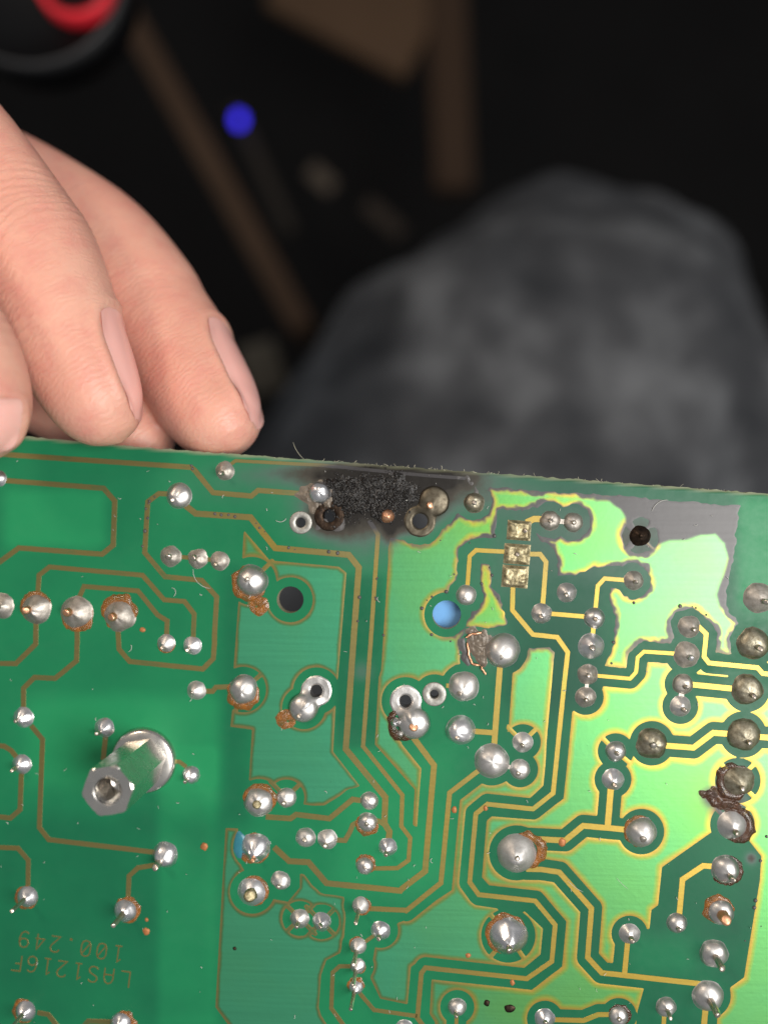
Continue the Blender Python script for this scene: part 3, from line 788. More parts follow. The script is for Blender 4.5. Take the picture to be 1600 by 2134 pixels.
link('solder_ball', dome_mesh(9, 'dome', 3.3, .2, 1.3), MAT['bright'], board, brd3(*q_('G', 152, 572), 6))
link('solder_ball', dome_mesh(6, 'dome', 4.3, .2, 1.3), MAT['satin'], board, brd3(*q_('G', 190, 655), 3))

# ---- square pads with lumpy yellowed solder
def pad_mesh(w, h, seed):
    n = 18; vs, fs = [], []
    for j in range(n + 1):
        for i in range(n + 1):
            x, y = i / n * 2 - 1, j / n * 2 - 1
            e = min(1 - abs(x), 1 - abs(y))
            z = 5.0 * sstep(0, .34, e) + (2.6 * noise.noise((x * 1.6 + seed, y * 1.6, 0)) + 1.8 * noise.noise((x * 4 + seed, y * 4, 3)) + 1.2 * noise.noise((x * 9 + seed, y * 9, 5))) * sstep(0, .3, e)
            vs.append((x * w / 2 * S, y * h / 2 * S, float(z) * S))
    for j in range(n):
        for i in range(n):
            a = j * (n + 1) + i; fs.append((a, a + 1, a + n + 2, a + n + 1))
    return mesh('square_pad', vs, fs)
for k, (x, y, w, h, fin) in enumerate([(1095, 565, 49, 41, 'gold'), (1080, 745, 54, 42, 'gold'), (1065, 915, 54, 46, 'gold')]):
    p = link('square_pad', pad_mesh(w, h, k * 3.7 + 1), MAT[fin], board, brd3(*q_('C', x, y), .1)); p.rotation_euler.z = -0.07
    if k != 2: link('pin', pin_mesh(4.5 * S, 0, 12 * S, k), MAT['tin' if k == 0 else 'dull'], p, ((.25 if k == 0 else 0) * w * S, 0, 0))

# ---- small solder necks that join neighbouring joints
for a, b, w in ((q_('C', 1330, 490), q_('C', 1505, 505), 10), (q_('H', 235, 240), q_('H', 218, 410), 8), (q_('H', 952, 312), q_('H', 935, 480), 11), (q_('G', 850, 870), q_('G', 1055, 918), 9)):
    link('solder_neck', track_mesh([a, b], w, .6), MAT['dull'], board)

# ---- burnt corner: char crust, scorched pad, blistered track, copper stub
def crust(name, outline, mat, st, hgt, fine, seed, bias=0.0, rag=1.0):
    xs = [p[0] for p in outline]; ys = [p[1] for p in outline]
    X, Y = grid(min(xs) - 10, max(xs) + 10, min(ys) - 10, max(ys) + 10, st)
    F = sd_poly(X, Y, outline) + rag * (7 * vnoise(X, Y, 18, seed) + 4 * vnoise(X, Y, 7, seed + 2))
    pts, val, faces = march(F, X, Y)
    d = -val
    n1 = vnoise(pts[:, 0], pts[:, 1], 22, seed); n2 = vnoise(pts[:, 0], pts[:, 1], 8, seed + 1); n3 = vnoise(pts[:, 0], pts[:, 1], 3.2, seed + 5)
    n4 = vnoise(pts[:, 0], pts[:, 1], 1.9, seed + 7); n5 = vnoise(pts[:, 0] + 6 * n2, pts[:, 1] + 6 * n3, 5.3, seed + 9)
    z = sstep(0, 12, d) * (hgt * (.5 + .6 * n1 + .3 * n2) + fine * (.8 * np.abs(n5) + .45 * np.abs(n3) + .5 * n4 * (n1 > -.2))) + .4 + bias
    u, v = brd(pts[:, 0], pts[:, 1])
    return link(name, mesh(name, np.stack([u, v, z * S], 1).tolist(), faces, sm=True), mat, board)
CH = r_('B', [(890, 320), (1000, 322), (1190, 262), (1330, 290), (1450, 310), (1510, 360), (1490, 450), (1425, 510), (1350, 545), (1310, 590), (1240, 605), (1180, 585), (1100, 545), (1000, 545), (930, 480)])
crust('char_crust', CH, MAT['char'], 1.25, 5.0, 6.5, 2.0, rag=1.6)
crust('scorched_pad', r_('B', [(705, 420), (740, 360), (830, 320), (920, 340), (940, 440), (925, 505), (860, 520), (815, 545), (770, 480), (730, 450)]), MAT['scorch'], 2, 4, 2.5, 6.0)
crust('peeled_mask', r_('B', [(800, 560), (860, 600), (950, 610), (1010, 575), (1000, 640), (920, 665), (840, 640)]), MAT['greychar'], 2, 2.0, 1.0, 8.0)
crust('scorched_pad', r_('C', [(690, 1330), (730, 1300), (830, 1310), (880, 1370), (860, 1480), (880, 1580), (830, 1600), (760, 1560), (705, 1500), (690, 1420)]), MAT['scorch'], 2, 3.0, 2.5, 11.0)
crust('peeled_mask', r_('C', [(645, 1400), (690, 1350), (700, 1430), (720, 1540), (700, 1580), (650, 1540)]), MAT['greychar'], 2, 1.2, 0.6, 13.0)
crust('blistered_track', r_('C', [(620, 150), (700, 145), (755, 180), (785, 240), (780, 290), (750, 290), (745, 230), (700, 180), (630, 175)]), MAT['greychar'], 1.6, 4, 3, 17.0)
crust('burnt_flux_pool', r_('H', [(1095, 1130), (1170, 1095), (1240, 1120), (1330, 1170), (1400, 1180), (1400, 1290), (1290, 1300), (1180, 1260), (1120, 1210)]), MAT['darkflux'], 2, 5, 0.5, 21.0)
link('copper_stub', dome_mesh(13, 'dome', 8.0, .15, 1.2), MAT['copper'], board, brd3(*q_('B', 1305, 560), 5))

def ash():
    out = []
    for k in range(170):
        x, y = random.gauss(775, 42), random.gauss(1030, 24)
        if not (690 < x < 868 and 985 < y < 1092): continue
        a = random.uniform(0, 6.28); pp = []
        for q in range(4):
            pp.append(brd3(x, y, random.uniform(5, 10) - abs(x - 775) * .03)); x += math.cos(a) * 1.6; y += math.sin(a) * 1.6; a += random.uniform(-1, 1)
        out.append((pp, random.uniform(.35, .8)))
    return out
# ---- torn copper flakes by the big joint
def tube_mesh(pts, rad, n=6, name='tube'):
    vs, fs = [], []
    P = [Vector(p) for p in pts]
    for i, p in enumerate(P):
        t = (P[min(i + 1, len(P) - 1)] - P[max(i - 1, 0)]).normalized()
        a = t.cross(Vector((0.3, 0.2, 1))).normalized(); b = t.cross(a)
        rr = rad * (1 if 0 < i < len(P) - 1 else .5)
        for k in range(n):
            th = 2 * math.pi * k / n
            vs.append(p + (a * math.cos(th) + b * math.sin(th)) * rr)
    for i in range(len(P) - 1):
        for k in range(n): fs.append((i * n + k, i * n + (k + 1) % n, i * n + n + (k + 1) % n, i * n + n + k))
    return mesh(name, vs, fs)
def flake(reg, pts, w):
    pp = []
    raw = r_(reg, pts)
    for a, b in zip(raw[:-1], raw[1:]):
        for q in np.linspace(0, 1, 5)[:-1]:
            x, y = a[0] + (b[0] - a[0]) * q, a[1] + (b[1] - a[1]) * q
            pp.append(brd3(x + 2.5 * noise.noise((x / 5, y / 5, 0)), y + 2.5 * noise.noise((x / 5, y / 5, 4)), 4 + 3 * noise.noise((x / 6, y / 6, 8))))
    me = tube_mesh(pp, w * S, 6, 'copper_flake')
    link('copper_flake', me, MAT['copper'], board)
flake('C', [(690, 1375), (735, 1355), (780, 1345), (825, 1335)], 2.6)
flake('C', [(700, 1415), (712, 1470), (722, 1530), (745, 1575), (815, 1590)], 2.8)
flake('G', [(770, 165), (790, 200), (812, 240)], 2.4)

# ---- hex standoff
def standoff():
    root_loc = brd3(*q_('E', 1045, 850), 0)
    n = 48; vs, fs = [], []
    prof = [(70, 0), (69.5, 6), (67, 11), (62, 14), (44, 15.0)]
    for a, z in prof:
        for i in range(n):
            th = 2 * math.pi * i / n; vs.append((a * S * math.cos(th), a * S * math.sin(th), z * S))
    for k in range(len(prof) - 1):
        for i in range(n): fs.append((k * n + i, k * n + (i + 1) % n, k * n + n + (i + 1) % n, k * n + n + i))
    me = mesh('standoff_flange', vs, fs)
    st = link('standoff', None or hex_mesh(), MAT['steel'], board, root_loc)
    fl = link('standoff_flange', me, MAT['steel'], st)
    th = link('threaded_bore', bore_mesh(), MAT['steel'], st)
    return st
HT = 13.0e-3 / S
def hex_mesh():
    """hexagonal column whose top corners are turned to a round chamfer"""
    R, n = 53.0, 72; vs, fs = [], []
    rot = math.radians(10)
    def hexr(th):
        a = (th - rot) % (math.pi / 3) - math.pi / 6
        return R * math.cos(math.pi / 6) / math.cos(a)
    rc = R * .885
    rings = []
    for kind, z in (('hex', 14.0), ('hex', HT - 4.5), ('mid', HT - 1.6), ('rnd', HT), ('lip', HT - .1), ('in', HT - 2.0)):
        for i in range(n):
            th = 2 * math.pi * i / n
            h = hexr(th)
            if kind == 'hex': rr, zz = h, z
            elif kind == 'mid': rr = min(h, R * .96); zz = z
            elif kind == 'rnd': rr = min(h, rc); zz = z
            elif kind == 'lip': rr = 28.5; zz = z
            else: rr = 26; zz = z
            if kind == 'hex' and z > 100: zz = HT - 1.0 - (h - R * math.cos(math.pi / 6)) * .75
            vs.append((rr * S * math.cos(th), rr * S * math.sin(th), zz * S))
    m = 6
    for k in range(m - 1):
        for i in range(n): fs.append((k * n + i, k * n + (i + 1) % n, k * n + n + (i + 1) % n, k * n + n + i))
    me = mesh('standoff', vs, fs, sm=False)
    return me
def bore_mesh():
    n = 48; vs, fs = [], []
    turns, per = 10, 6
    K = turns * per
    for k in range(K + 1):
        for i in range(n + 1):
            th = 2 * math.pi * i / n
            ph = k / per - i / n
            rr = 25.2 + 1.6 * math.cos(2 * math.pi * ph)
            vs.append((rr * S * math.cos(th), rr * S * math.sin(th), (HT - 1.5 - k * 8.0 / per) * S))
    w = n + 1
    for k in range(K):
        for i in range(n): fs.append((k * w + i, k * w + i + 1, k * w + w + i + 1, k * w + w + i))
    fs.append([K * w + i for i in range(n)])
    return mesh('threaded_bore', vs, fs)
standoff()

# ---- etched lettering
GL = {'L': [[(0, 1.4), (0, 0), (.8, 0)]],
      'A': [[(0, 0), (0, .95), (.14, 1.28), (.4, 1.4), (.66, 1.28), (.8, .95), (.8, 0)], [(0, .6), (.8, .6)]],
      'S': [[(.8, 1.2), (.65, 1.36), (.4, 1.4), (.15, 1.34), (.02, 1.12), (.1, .86), (.4, .72), (.7, .56), (.79, .3), (.66, .07), (.4, 0), (.15, .05), (0, .22)]],
      '1': [[(.12, 1.14), (.4, 1.4), (.4, 0)], [(.1, 0), (.7, 0)]],
      '2': [[(0, 1.14), (.12, 1.33), (.4, 1.4), (.68, 1.32), (.8, 1.06), (.7, .78), (0, 0), (.8, 0)]],
      '6': [[(.76, 1.24), (.6, 1.37), (.4, 1.4), (.14, 1.24), (0, .8), (0, .42), (.12, .1), (.4, 0), (.68, .1), (.8, .4), (.68, .7), (.4, .8), (.12, .7), (0, .42)]],
      'F': [[(0, 0), (0, 1.4), (.8, 1.4)], [(0, .75), (.5, .75)]],
      '0': [[(.4, 0), (.12, .1), (0, .4), (0, 1.0), (.12, 1.3), (.4, 1.4), (.68, 1.3), (.8, 1.0), (.8, .4), (.68, .1), (.4, 0)], [(.08, .2), (.72, 1.2)]],
      '.': [[(.34, 0), (.46, 0), (.46, .1), (.34, .1), (.34, 0)]],
      '4': [[(.62, 0), (.62, 1.4), (0, .42), (.8, .42)]],
      '9': [[(.04, .16), (.2, .03), (.4, 0), (.66, .16), (.8, .6), (.8, .98), (.68, 1.3), (.4, 1.4), (.12, 1.3), (0, 1.0), (.12, .7), (.4, .6), (.68, .7), (.8, .98)]]}
def glyph(ch, cx, cy):
    d = Vector((-.99, -.135)).normalized(); up = Vector((d.y, -d.x))
    sc = 23.5
    strokes = []
    bmv, bmf, rim = [], [], []
    for st in GL[ch]:
        pts = [Vector((cx, cy)) + d * ((a - .4) * sc) + up * ((b - .7) * sc) for a, b in st]
        me = track_mesh([(p.x, p.y) for p in pts], 2.6, -.1)
        base = len(bmv)
        bmv += [v.co.copy() for v in me.vertices]; bmf += [[base + i for i in p.vertices] for p in me.polygons]
        bpy.data.meshes.remove(me)
    me = mesh('etched_character', bmv, bmf, sm=False)
    fattr(me, 'rim', [0.0] * len(bmv)); fattr(me, 'yellow_and_sheen', [0.1] * len(bmv)); fattr(me, 'soot', [0.0] * len(bmv))
    link('etched_character', me, MAT['copper_mask'], board)
for ch, (x, y) in zip('LAS1216F', [(905, 1280), (788, 1255), (675, 1243), (565, 1222), (447, 1205), (342, 1187), (232, 1170), (120, 1160)]): glyph(ch, *q_('I', x, y))
for ch, (x, y) in zip('100.249', [(855, 1095), (737, 1075), (622, 1056), (510, 1042), (400, 1025), (288, 1008), (175, 990)]): glyph(ch, *q_('I', x, y))

# ---- exposed copper specks, pits, blister beads
def blob(name, x, y, rx, ry, h, mat, seed):
    n = 16; vs, fs = [], []
    for k, (a, z) in enumerate(((1, 0), (.85, .6), (.5, .95))):
        for i in range(n):
            th = 2 * math.pi * i / n
            w = 1 + .25 * noise.noise((math.cos(th) * 1.5 + seed, math.sin(th) * 1.5, z))
            vs.append((a * w * rx * S * math.cos(th), a * w * ry * S * math.sin(th), z * h * S))
    vs.append((0, 0, h * S))
    for k in range(2):
        for i in range(n): fs.append((k * n + i, k * n + (i + 1) % n, k * n + n + (i + 1) % n, k * n + n + i))
    for i in range(n): fs.append((2 * n + i, 2 * n + (i + 1) % n, 3 * n))
    return link(name, mesh(name, vs, fs), mat, board, brd3(x, y, .2))
for k, (s, x, y, rx, ry) in enumerate([('K', 580, 50, 6, 7), ('K', 805, 38, 4.5, 6), ('K', 1360, 285, 7.5, 9.5), ('K', 680, 1105, 6, 5.5), ('K', 1000, 1302, 5, 6.5),
                                        ('I', 1480, 315, 8, 9), ('I', 1060, 932, 7.5, 8.5), ('I', 1063, 846, 4, 4.5), ('A', 950, 1385, 7, 5)]):
    blob('copper_speck', *q_(s, x, y), rx, ry, 2.4, MAT['speck'], k * 2.1)
for k, (s, x, y, rx, ry) in enumerate([('K', 815, 1450, 6, 7.5), ('K', 980, 1490, 12, 9), ('J', 205, 1055, 4, 4)]):
    blob('dark_pit', *q_(s, x, y), rx, ry, 2.6, MAT['burnt'], k * 1.1 + 5)
blob('blue_lacquer_drop', *q_('J', 245, 305), 14, 30, 3.0, make_plain('blue_lacquer', (0.03, 0.17, 0.22), 0.3, 0, .3), 4.4)
blob('mask_blister', *q_('H', 1630, 1600), 5, 5, 2, MAT['greychar'], 2)

def joined(name, items, mat, attrs=None):
    vs, fs = [], []
    for me in items:
        b = len(vs); vs += [v.co.copy() for v in me.vertices]; fs += [[b + i for i in p.vertices] for p in me.polygons]
        bpy.data.meshes.remove(me)
    o = link(name, mesh(name, vs, fs), mat, board); o['kind'] = 'stuff'
    return o
def bead(x, y, r):
    n = 8; vs, fs = [], []
    for a, z in ((1, .3), (.8, .75), (.4, 1.0)):
        for i in range(n):
            th = 2 * math.pi * i / n; q = 1 + .3 * noise.noise((x + math.cos(th), y + math.sin(th), a))
            p = brd3(x + a * q * r * math.cos(th), y + a * q * r * math.sin(th), .2 + z * r * .7); vs.append(p)
    for k in range(2):
        for i in range(n): fs.append((k * n + i, k * n + n + i, k * n + n + (i + 1) % n, k * n + (i + 1) % n))
    fs.append([2 * n + i for i in range(n)][::-1])
    return mesh('b', vs, fs)
beads = []
for s, pp in (('C', [(375, 695), (290, 688), (440, 1062), (403, 1097), (360, 1160), (358, 1245), (540, 1035), (610, 900), (570, 1400), (430, 1350), (645, 665), (800, 1590), (20, 930), (8, 1080), (75, 1365), (450, 665), (500, 640), (620, 1390), (930, 1080), (420, 145), (500, 152), (720, 660), (915, 600), (890, 900), (880, 850), (810, 970)]),
             ('B', [(1233, 975), (1220, 1110), (1115, 1100), (1283, 1362), (1042, 830), (975, 808), (912, 797), (680, 780), (650, 772), (500, 690), (480, 660), (455, 640), (425, 610), (290, 560), (200, 548), (150, 548), (240, 560), (997, 1303), (1100, 1260)]),
             ('D', [(940, 1140), (1020, 1140), (1060, 1150), (1135, 1205), (1235, 1360), (715, 870), (590, 1110), (30, 840), (15, 800), (425, 1420), (410, 1570)]),
             ('A', [(985, 540), (975, 580), (990, 640), (965, 730), (975, 780), (1000, 520), (1030, 500), (955, 830), (1430, 1130), (1290, 305), (1275, 290), (1305, 310)]),
             ('L', [(1500, 760), (1430, 995), (1548, 420), (1552, 890), (1590, 240), (1500, 1005), (1515, 700), (430, 140)])):
    for x, y in pp:
        px, py = q_(s, x, y)
        if random.random() < .72: beads.append(bead(px + random.uniform(-2, 2), py + random.uniform(-2, 2), random.choice([1.6, 2.2, 2.8, 3.4, 4.2])))
joined('blister_beads', beads, MAT['greychar'])
crumbs = []
for k in range(150):
    a = random.uniform(0, 6.28); q = random.uniform(.75, 1.25)
    x, y = 775 + math.cos(a) * 95 * q, 1034 + math.sin(a) * 50 * q
    if y > edge_y(x) + 4: crumbs.append(bead(x, y, random.choice([1, 1.3, 1.8, 2.4, 3.2])))
joined('char_crumbs', crumbs, MAT['char'])

# ---- dust, lint and the frayed cut edge
def fibre(x, y, L, ang, curl, z, lift=0, w=.55):
    pp = []
    for k in range(7):
        q = k / 6; a = ang + curl * (q - .5)
        pp.append(brd3(x, y, z + lift * q)); x += math.cos(a) * L / 6; y -= math.sin(a) * L / 6
    return tube_mesh(pp, w * S, 4, 'f')
lint = [fibre(*q_('B', 560, 590), 26, .35, 1.8, 3), fibre(*q_('A', 1160, 1160), 24, 2.0, 2.5, 3), fibre(*q_('A', 1290, 980), 60, -.7, 1.6, 3), fibre(*q_('A', 860, 1530), 18, 1.4, 1.8, 3),
        fibre(*q_('G', 420, 1560), 14, -1.2, 3, 3), fibre(*q_('D', 720, 420), 44, .5, -1.4, 3), fibre(*q_('K', 1400, 560), 40, -.6, .4, 3, w=.4), fibre(*q_('L', 500, 540), 34, -.75, .2, 3, w=.35), fibre(*q_('B', 1240, 1100), 14, -1, 2, 3)]
for k in range(150):
    x, y = random.uniform(0, 1600), random.uniform(960, 2134)
    if y < edge_y(x) + 10: continue
    lint.append(fibre(x, y, random.uniform(2, 9), random.uniform(0, 6.28), random.uniform(-2.5, 2.5), 2.5, random.uniform(0, 4), random.uniform(.3, .7)))
joined('lint_and_dust', lint, MAT['fibre'])
joined('ash_flecks', [tube_mesh(p, w * S, 4, 'f') for p, w in ash()], make_plain('grey_ash', (0.17, 0.16, 0.15), .5, .2, .6, 900, 0))
fray = [fibre(*q_('B', 752, 186), 42, 2.05, -.7, -1, 20, .5)]
for k in range(70):
    x = random.choice([random.gauss(800, 110), random.uniform(560, 1560)]); y = float(edge_y(x)) + 1
    fray.append(fibre(x, y, random.choice([2, 3, 3, 4, 5, 9]) * random.uniform(.6, 1.2), random.uniform(.3, 2.8), random.uniform(-2, 2), -random.uniform(.5, 4), random.uniform(-2, 6), random.uniform(.35, .7)))
joined('frayed_edge_fibres', fray, make_plain('glass_fibre_fray', (0.42, 0.40, 0.30), .7, 0, .2, 500, 0))

# ---- component on the far side, seen through the right-hand hole
def capacitor():
    x, y = q_('C', 560, 1215)
    n = 40; vs, fs = [], []
    prof = [(0, -.0), (62, 0), (70, -3), (72, -10), (72, -160), (66, -168), (66, -176), (72, -184), (72, -200), (0, -200)]
    for a, z in prof:
        for i in range(n):
            th = 2 * math.pi * i / n; vs.append((max(a, .01) * S * math.cos(th), max(a, .01) * S * math.sin(th), z * S))
    for k in range(len(prof) - 1):
        for i in range(n): fs.append((k * n + i, k * n + n + i, k * n + n + (i + 1) % n, k * n + (i + 1) % n))
    link('blue_capacitor', mesh('blue_capacitor', vs, fs), make_plain('blue_sleeve', (0.22, 0.50, 0.95), .22, 0, .1), board, brd3(x + 16, y + 6, -38))
capacitor()

# ================================================================== the hand
def hand():
    bm = bmesh.new()
    def chain(pts, seg=26, ring=36, flat=1.0):
        """tapered tube through (x, y, z mm, radius in layout units) stations"""
        P = [(wld(x, y, z * 1e-3), r * S * (DIST - z * 1e-3) / DIST) for x, y, z, r in pts]
        n = len(P); st = []
        for i in range(n - 1):
            p0, p1, p2, p3 = P[max(i - 1, 0)], P[i], P[i + 1], P[min(i + 2, n - 1)]
            for q in np.linspace(0, 1, 9)[:-1]:
                c = lambda a, b, cc, d: .5 * ((2 * b) + (-a + cc) * q + (2 * a - 5 * b + 4 * cc - d) * q * q + (-a + 3 * b - 3 * cc + d) * q ** 3)
                st.append((c(p0[0], p1[0], p2[0], p3[0]), max(1e-4, c(p0[1], p1[1], p2[1], p3[1]))))
        st.append(P[-1])
        rings = []
        for i, (p, r) in enumerate(st):
            t = (st[min(i + 1, len(st) - 1)][0] - st[max(i - 1, 0)][0]).normalized()
            a = t.cross(Vector((0, 0, 1))).normalized(); b = a.cross(t)
            rings.append([bm.verts.new(p + (a * math.cos(2 * math.pi * k / ring) + b * math.sin(2 * math.pi * k / ring) * flat) * r) for k in range(ring)])
        for i in range(len(rings) - 1):
            for k in range(ring):
                bm.faces.new((rings[i][k], rings[i][(k + 1) % ring], rings[i + 1][(k + 1) % ring], rings[i + 1][k]))
        for rg, (p, r) in ((rings[0], st[0]), (rings[-1], st[-1])):
            v = bm.verts.new(p + (st[-1][0] - st[-2][0]).normalized() * (r * .35) if rg is rings[-1] else p)
            for k in range(ring): bm.faces.new((rg[k], rg[(k + 1) % ring], v))
        return st
    F1 = chain([(-560, -60, -34, 160), (-400, 40, -22, 140), (-240, 150, -13, 122), (-115, 255, -7, 112), (-25, 365, -4, 112), (38, 470, -2.5, 122), (76, 545, -1.5, 131), (140, 700, 0.3, 120), (186, 800, 1.2, 108), (218, 862, 1.6, 90), (238, 900, 1.8, 60), (246, 916, 1.8, 32)])
    F2 = chain([(-520, 190, -44, 140), (-300, 270, -38, 115), (-130, 320, -32, 104), (-10, 358, -28, 98), (100, 418, -25, 100), (212, 508, -21, 112), (292, 612, -17, 120), (330, 670, -15, 116), (375, 735, -12.5, 114), (436, 840, -8, 108), (468, 885, -5, 88), (488, 912, -3.5, 58), (496, 924, -3, 30)])
    F3 = chain([(-420, 420, -36, 125), (-240, 560, -30, 115), (-80, 700, -22, 105), (80, 800, -17, 98), (230, 880, -14, 90), (310, 925, -13, 70), (345, 945, -13, 40)])
    TH = chain([(-620, 180, -10, 190), (-420, 330, 4, 170), (-250, 500, 12, 140), (-140, 650, 14, 122), (-80, 760, 12.5, 124), (-54, 850, 11, 118), (-42, 905, 10, 96), (-38, 940, 9.5, 64), (-37, 955, 9.5, 32)])
    chain([(-560, -60, -34, 165), (-700, -260, -30, 260), (-860, -520, -24, 330), (-1050, -760, -20, 330), (-1400, -900, -18, 280), (-1900, -1100, -15, 290)], flat=.6)
    chain([(-520, 190, -44, 140), (-700, -100, -36, 230), (-860, -420, -28, 300)], flat=.7)
    chain([(-420, 420, -36, 125), (-620, 120, -32, 210), (-850, -250, -26, 300)], flat=.7)
    chain([(-620, 180, -10, 190), (-800, -100, -18, 240), (-950, -420, -22, 280)], flat=.8)
    bmesh.ops.recalc_face_normals(bm, faces=bm.faces)
    me = bpy.data.meshes.new('hand_raw'); bm.to_mesh(me); bm.free()
    raw = bpy.data.objects.new('hand_raw', me); C.objects.link(raw)
    md = raw.modifiers.new('r', 'REMESH'); md.mode = 'VOXEL'; md.voxel_size = 0.00045
    sm = raw.modifiers.new('s', 'SMOOTH'); sm.factor = .5; sm.iterations = 8
    dg = bpy.context.evaluated_depsgraph_get()
    me2 = bpy.data.meshes.new_from_object(raw.evaluated_get(dg))
    bpy.data.objects.remove(raw, do_unlink=True)
    N = len(me2.vertices)
    co = np.empty(N * 3); me2.vertices.foreach_get('co', co); co = co.reshape(-1, 3)
    no = np.empty(N * 3); me2.vertices.foreach_get('normal', no); no = no.reshape(-1, 3)
    def frame(st, s0, s1):
        """axis between two stations near the tip, e1 to picture-right, e2 towards the camera"""
        a, b = st[s0][0], st[s1][0]
        t = (b - a).normalized(); e2 = (Vector((0, 0, 1)) - t * t.z).normalized(); e1 = t.cross(e2).normalized()
        if e1.x < 0: e1 = -e1
        return np.array(a), np.array(b), np.array(t), np.array(e1), np.array(e2)
    nails = []
    for st, i0, i1, c_deg, half, redl in ((F1, 56, 82, 0, 45, 0), (F2, 65, 91, 0, 45, 0), (TH, 37, 60, 66, 52, 0)):
        a, b, t, e1, e2 = frame(st, min(i0, len(st) - 2), min(i1, len(st) - 1))
        L = np.linalg.norm(b - a)
        rel = co - a; u = rel @ t / L; x1 = rel @ e1; x2 = rel @ e2
        rad = np.hypot(x1, x2); ang = np.degrees(np.arctan2(x2, x1)) - c_deg
        ang = (ang + 180) % 360 - 180
        close = ((no @ e1) * x1 + (no @ e2) * x2 > 0.25 * rad) & (rad < 0.0082) & (u > -0.4) & (u < 1.4)
        # superellipse distance from the nail outline
        q = (np.abs(ang / half) ** 3 + np.abs((u - .5) / .5) ** 3) ** (1 / 3)
        sink = (1 - sstep(.86, 1.0, q)) * -0.00035
        lip = np.exp(-((q - 1.12) / .12) ** 2) * 0.00032 * (1 - sstep(.75, .95, u))
        co += no * ((sink + lip) * close)[:, None]
        nails.append((a, b, t, e1, e2, L, c_deg, half))
    # wrinkles over the joints of the near finger
    for st, i0, amp, wd in ((F1, 42, .00012, .0055), (F1, 28, .00007, .004), (F2, 53, .00006, .004), (F2, 38, .00006, .005), (TH, 26, .00010, .006)):
        p = np.array(st[i0][0]); t = np.array((st[i0 + 1][0] - st[i0 - 1][0]).normalized())
        s = (co - p) @ t; side = np.linalg.norm(co - p - s[:, None] * t, axis=1)
        near = np.nonzero((np.abs(s) < wd * 1.5) & (side < .012))[0]
        jit = np.array([noise.noise(Vector(co[k]) * 260) for k in near])
        jit2 = np.array([noise.noise(Vector(co[k]) * 90) for k in near])
        w = np.sin((s[near] + jit2 * .0035) * 2 * math.pi / .0013 + jit * 2.6) * np.exp(-(s[near] / wd) ** 2) * (.4 + .8 * np.clip(jit + .4, 0, 1))
        co[near] += no[near] * (amp * w)[:, None]
    me2.vertices.foreach_set('co', co.ravel()); me2.update(); smooth(me2)
    me2.name = 'hand'
    # skin
    m = M('skin')
    cd = m.coord()
    n1 = m.noise(cd, 70, 3); n2 = m.noise(cd, 350, 4)
    col = m.mix(m.ramp(n1, [(.3, (0, 0, 0)), (.7, (1, 1, 1))]), (0.69, 0.320, 0.240, 1), (0.76, 0.42, 0.315, 1))
    col = m.mix(m.ramp(n2, [(.45, (0, 0, 0)), (.9, (.7, .7, .7))]), col, (0.66, 0.235, 0.20, 1))
    m.to(col, 'Base Color')
    m.set(Roughness=.46, Subsurface_Weight=.35, Subsurface_Radius=(.0022, .0008, .0005), Subsurface_Scale=1.0)
    wv = m.n('ShaderNodeTexWave'); wv.inputs['Scale'].default_value = 420; wv.inputs['Distortion'].default_value = 9; wv.inputs['Detail'].default_value = 2; wv.inputs['Detail Scale'].default_value = 1.2
    m.l(m.coord(rot=(0, 0, .9)), wv.inputs[0])
    h = m.math('ADD', m.math('MULTIPLY', wv.outputs['Fac'], .35), m.math('ADD', m.noise(cd, 1500, 4), m.math('MULTIPLY', m.noise(cd, 420, 4), .8)))
    m.bump(h, .34, .0002)
    o = link('hand', me2, m.m)
    tag(o, 'bare hand gripping the circuit board by its top edge at the left', 'hand')
    # nails
    bvh = BVHTree.FromPolygons([Vector(c) for c in co], [list(p.vertices) for p in me2.polygons])
    nm = M('fingernail'); nm.set(Base_Color=(0.90, 0.48, 0.42, 1), Roughness=.30, Subsurface_Weight=.3, Subsurface_Radius=(.0015, .0006, .0004), Subsurface_Scale=1.0, Coat_Weight=.3)
    ncd = nm.coord(); nm.bump(nm.noise(ncd, 500, 3), .1, .0001)
    for (a, b, t, e1, e2, L, c_deg, half) in nails:
        nu, nv = 22, 20; vs, fs = [], []
        for i in range(nu + 1):
            for k in range(nv + 1):
                # map the square onto a rounded plate
                uu, vv = i / nu * 2 - 1, k / nv * 2 - 1
                sq = 1 - .16 * (uu * uu) * (vv * vv)
                U, V = uu * sq * .985, vv * sq * .985
                th = math.radians(c_deg + V * half)
                d = Vector(e1) * math.cos(th) + Vector(e2) * math.sin(th)
                base = Vector(a) + Vector(t) * (L * (.5 + .5 * U))
                hit = bvh.ray_cast(base, d, .012)
                p = hit[0] if hit[0] is not None else base + d * .006
                e = max(abs(U), abs(V))
                vs.append(p + d * (.00022 - .0003 * float(sstep(.88, 1.0, e))))
        for i in range(nu):
            for k in range(nv):
                q0 = i * (nv + 1) + k; fs.append((q0, q0 + 1, q0 + nv + 2, q0 + nv + 1))
        nme = mesh('fingernail', vs, fs)
        link('fingernail', nme, nm.m, o)
    return o
hand()

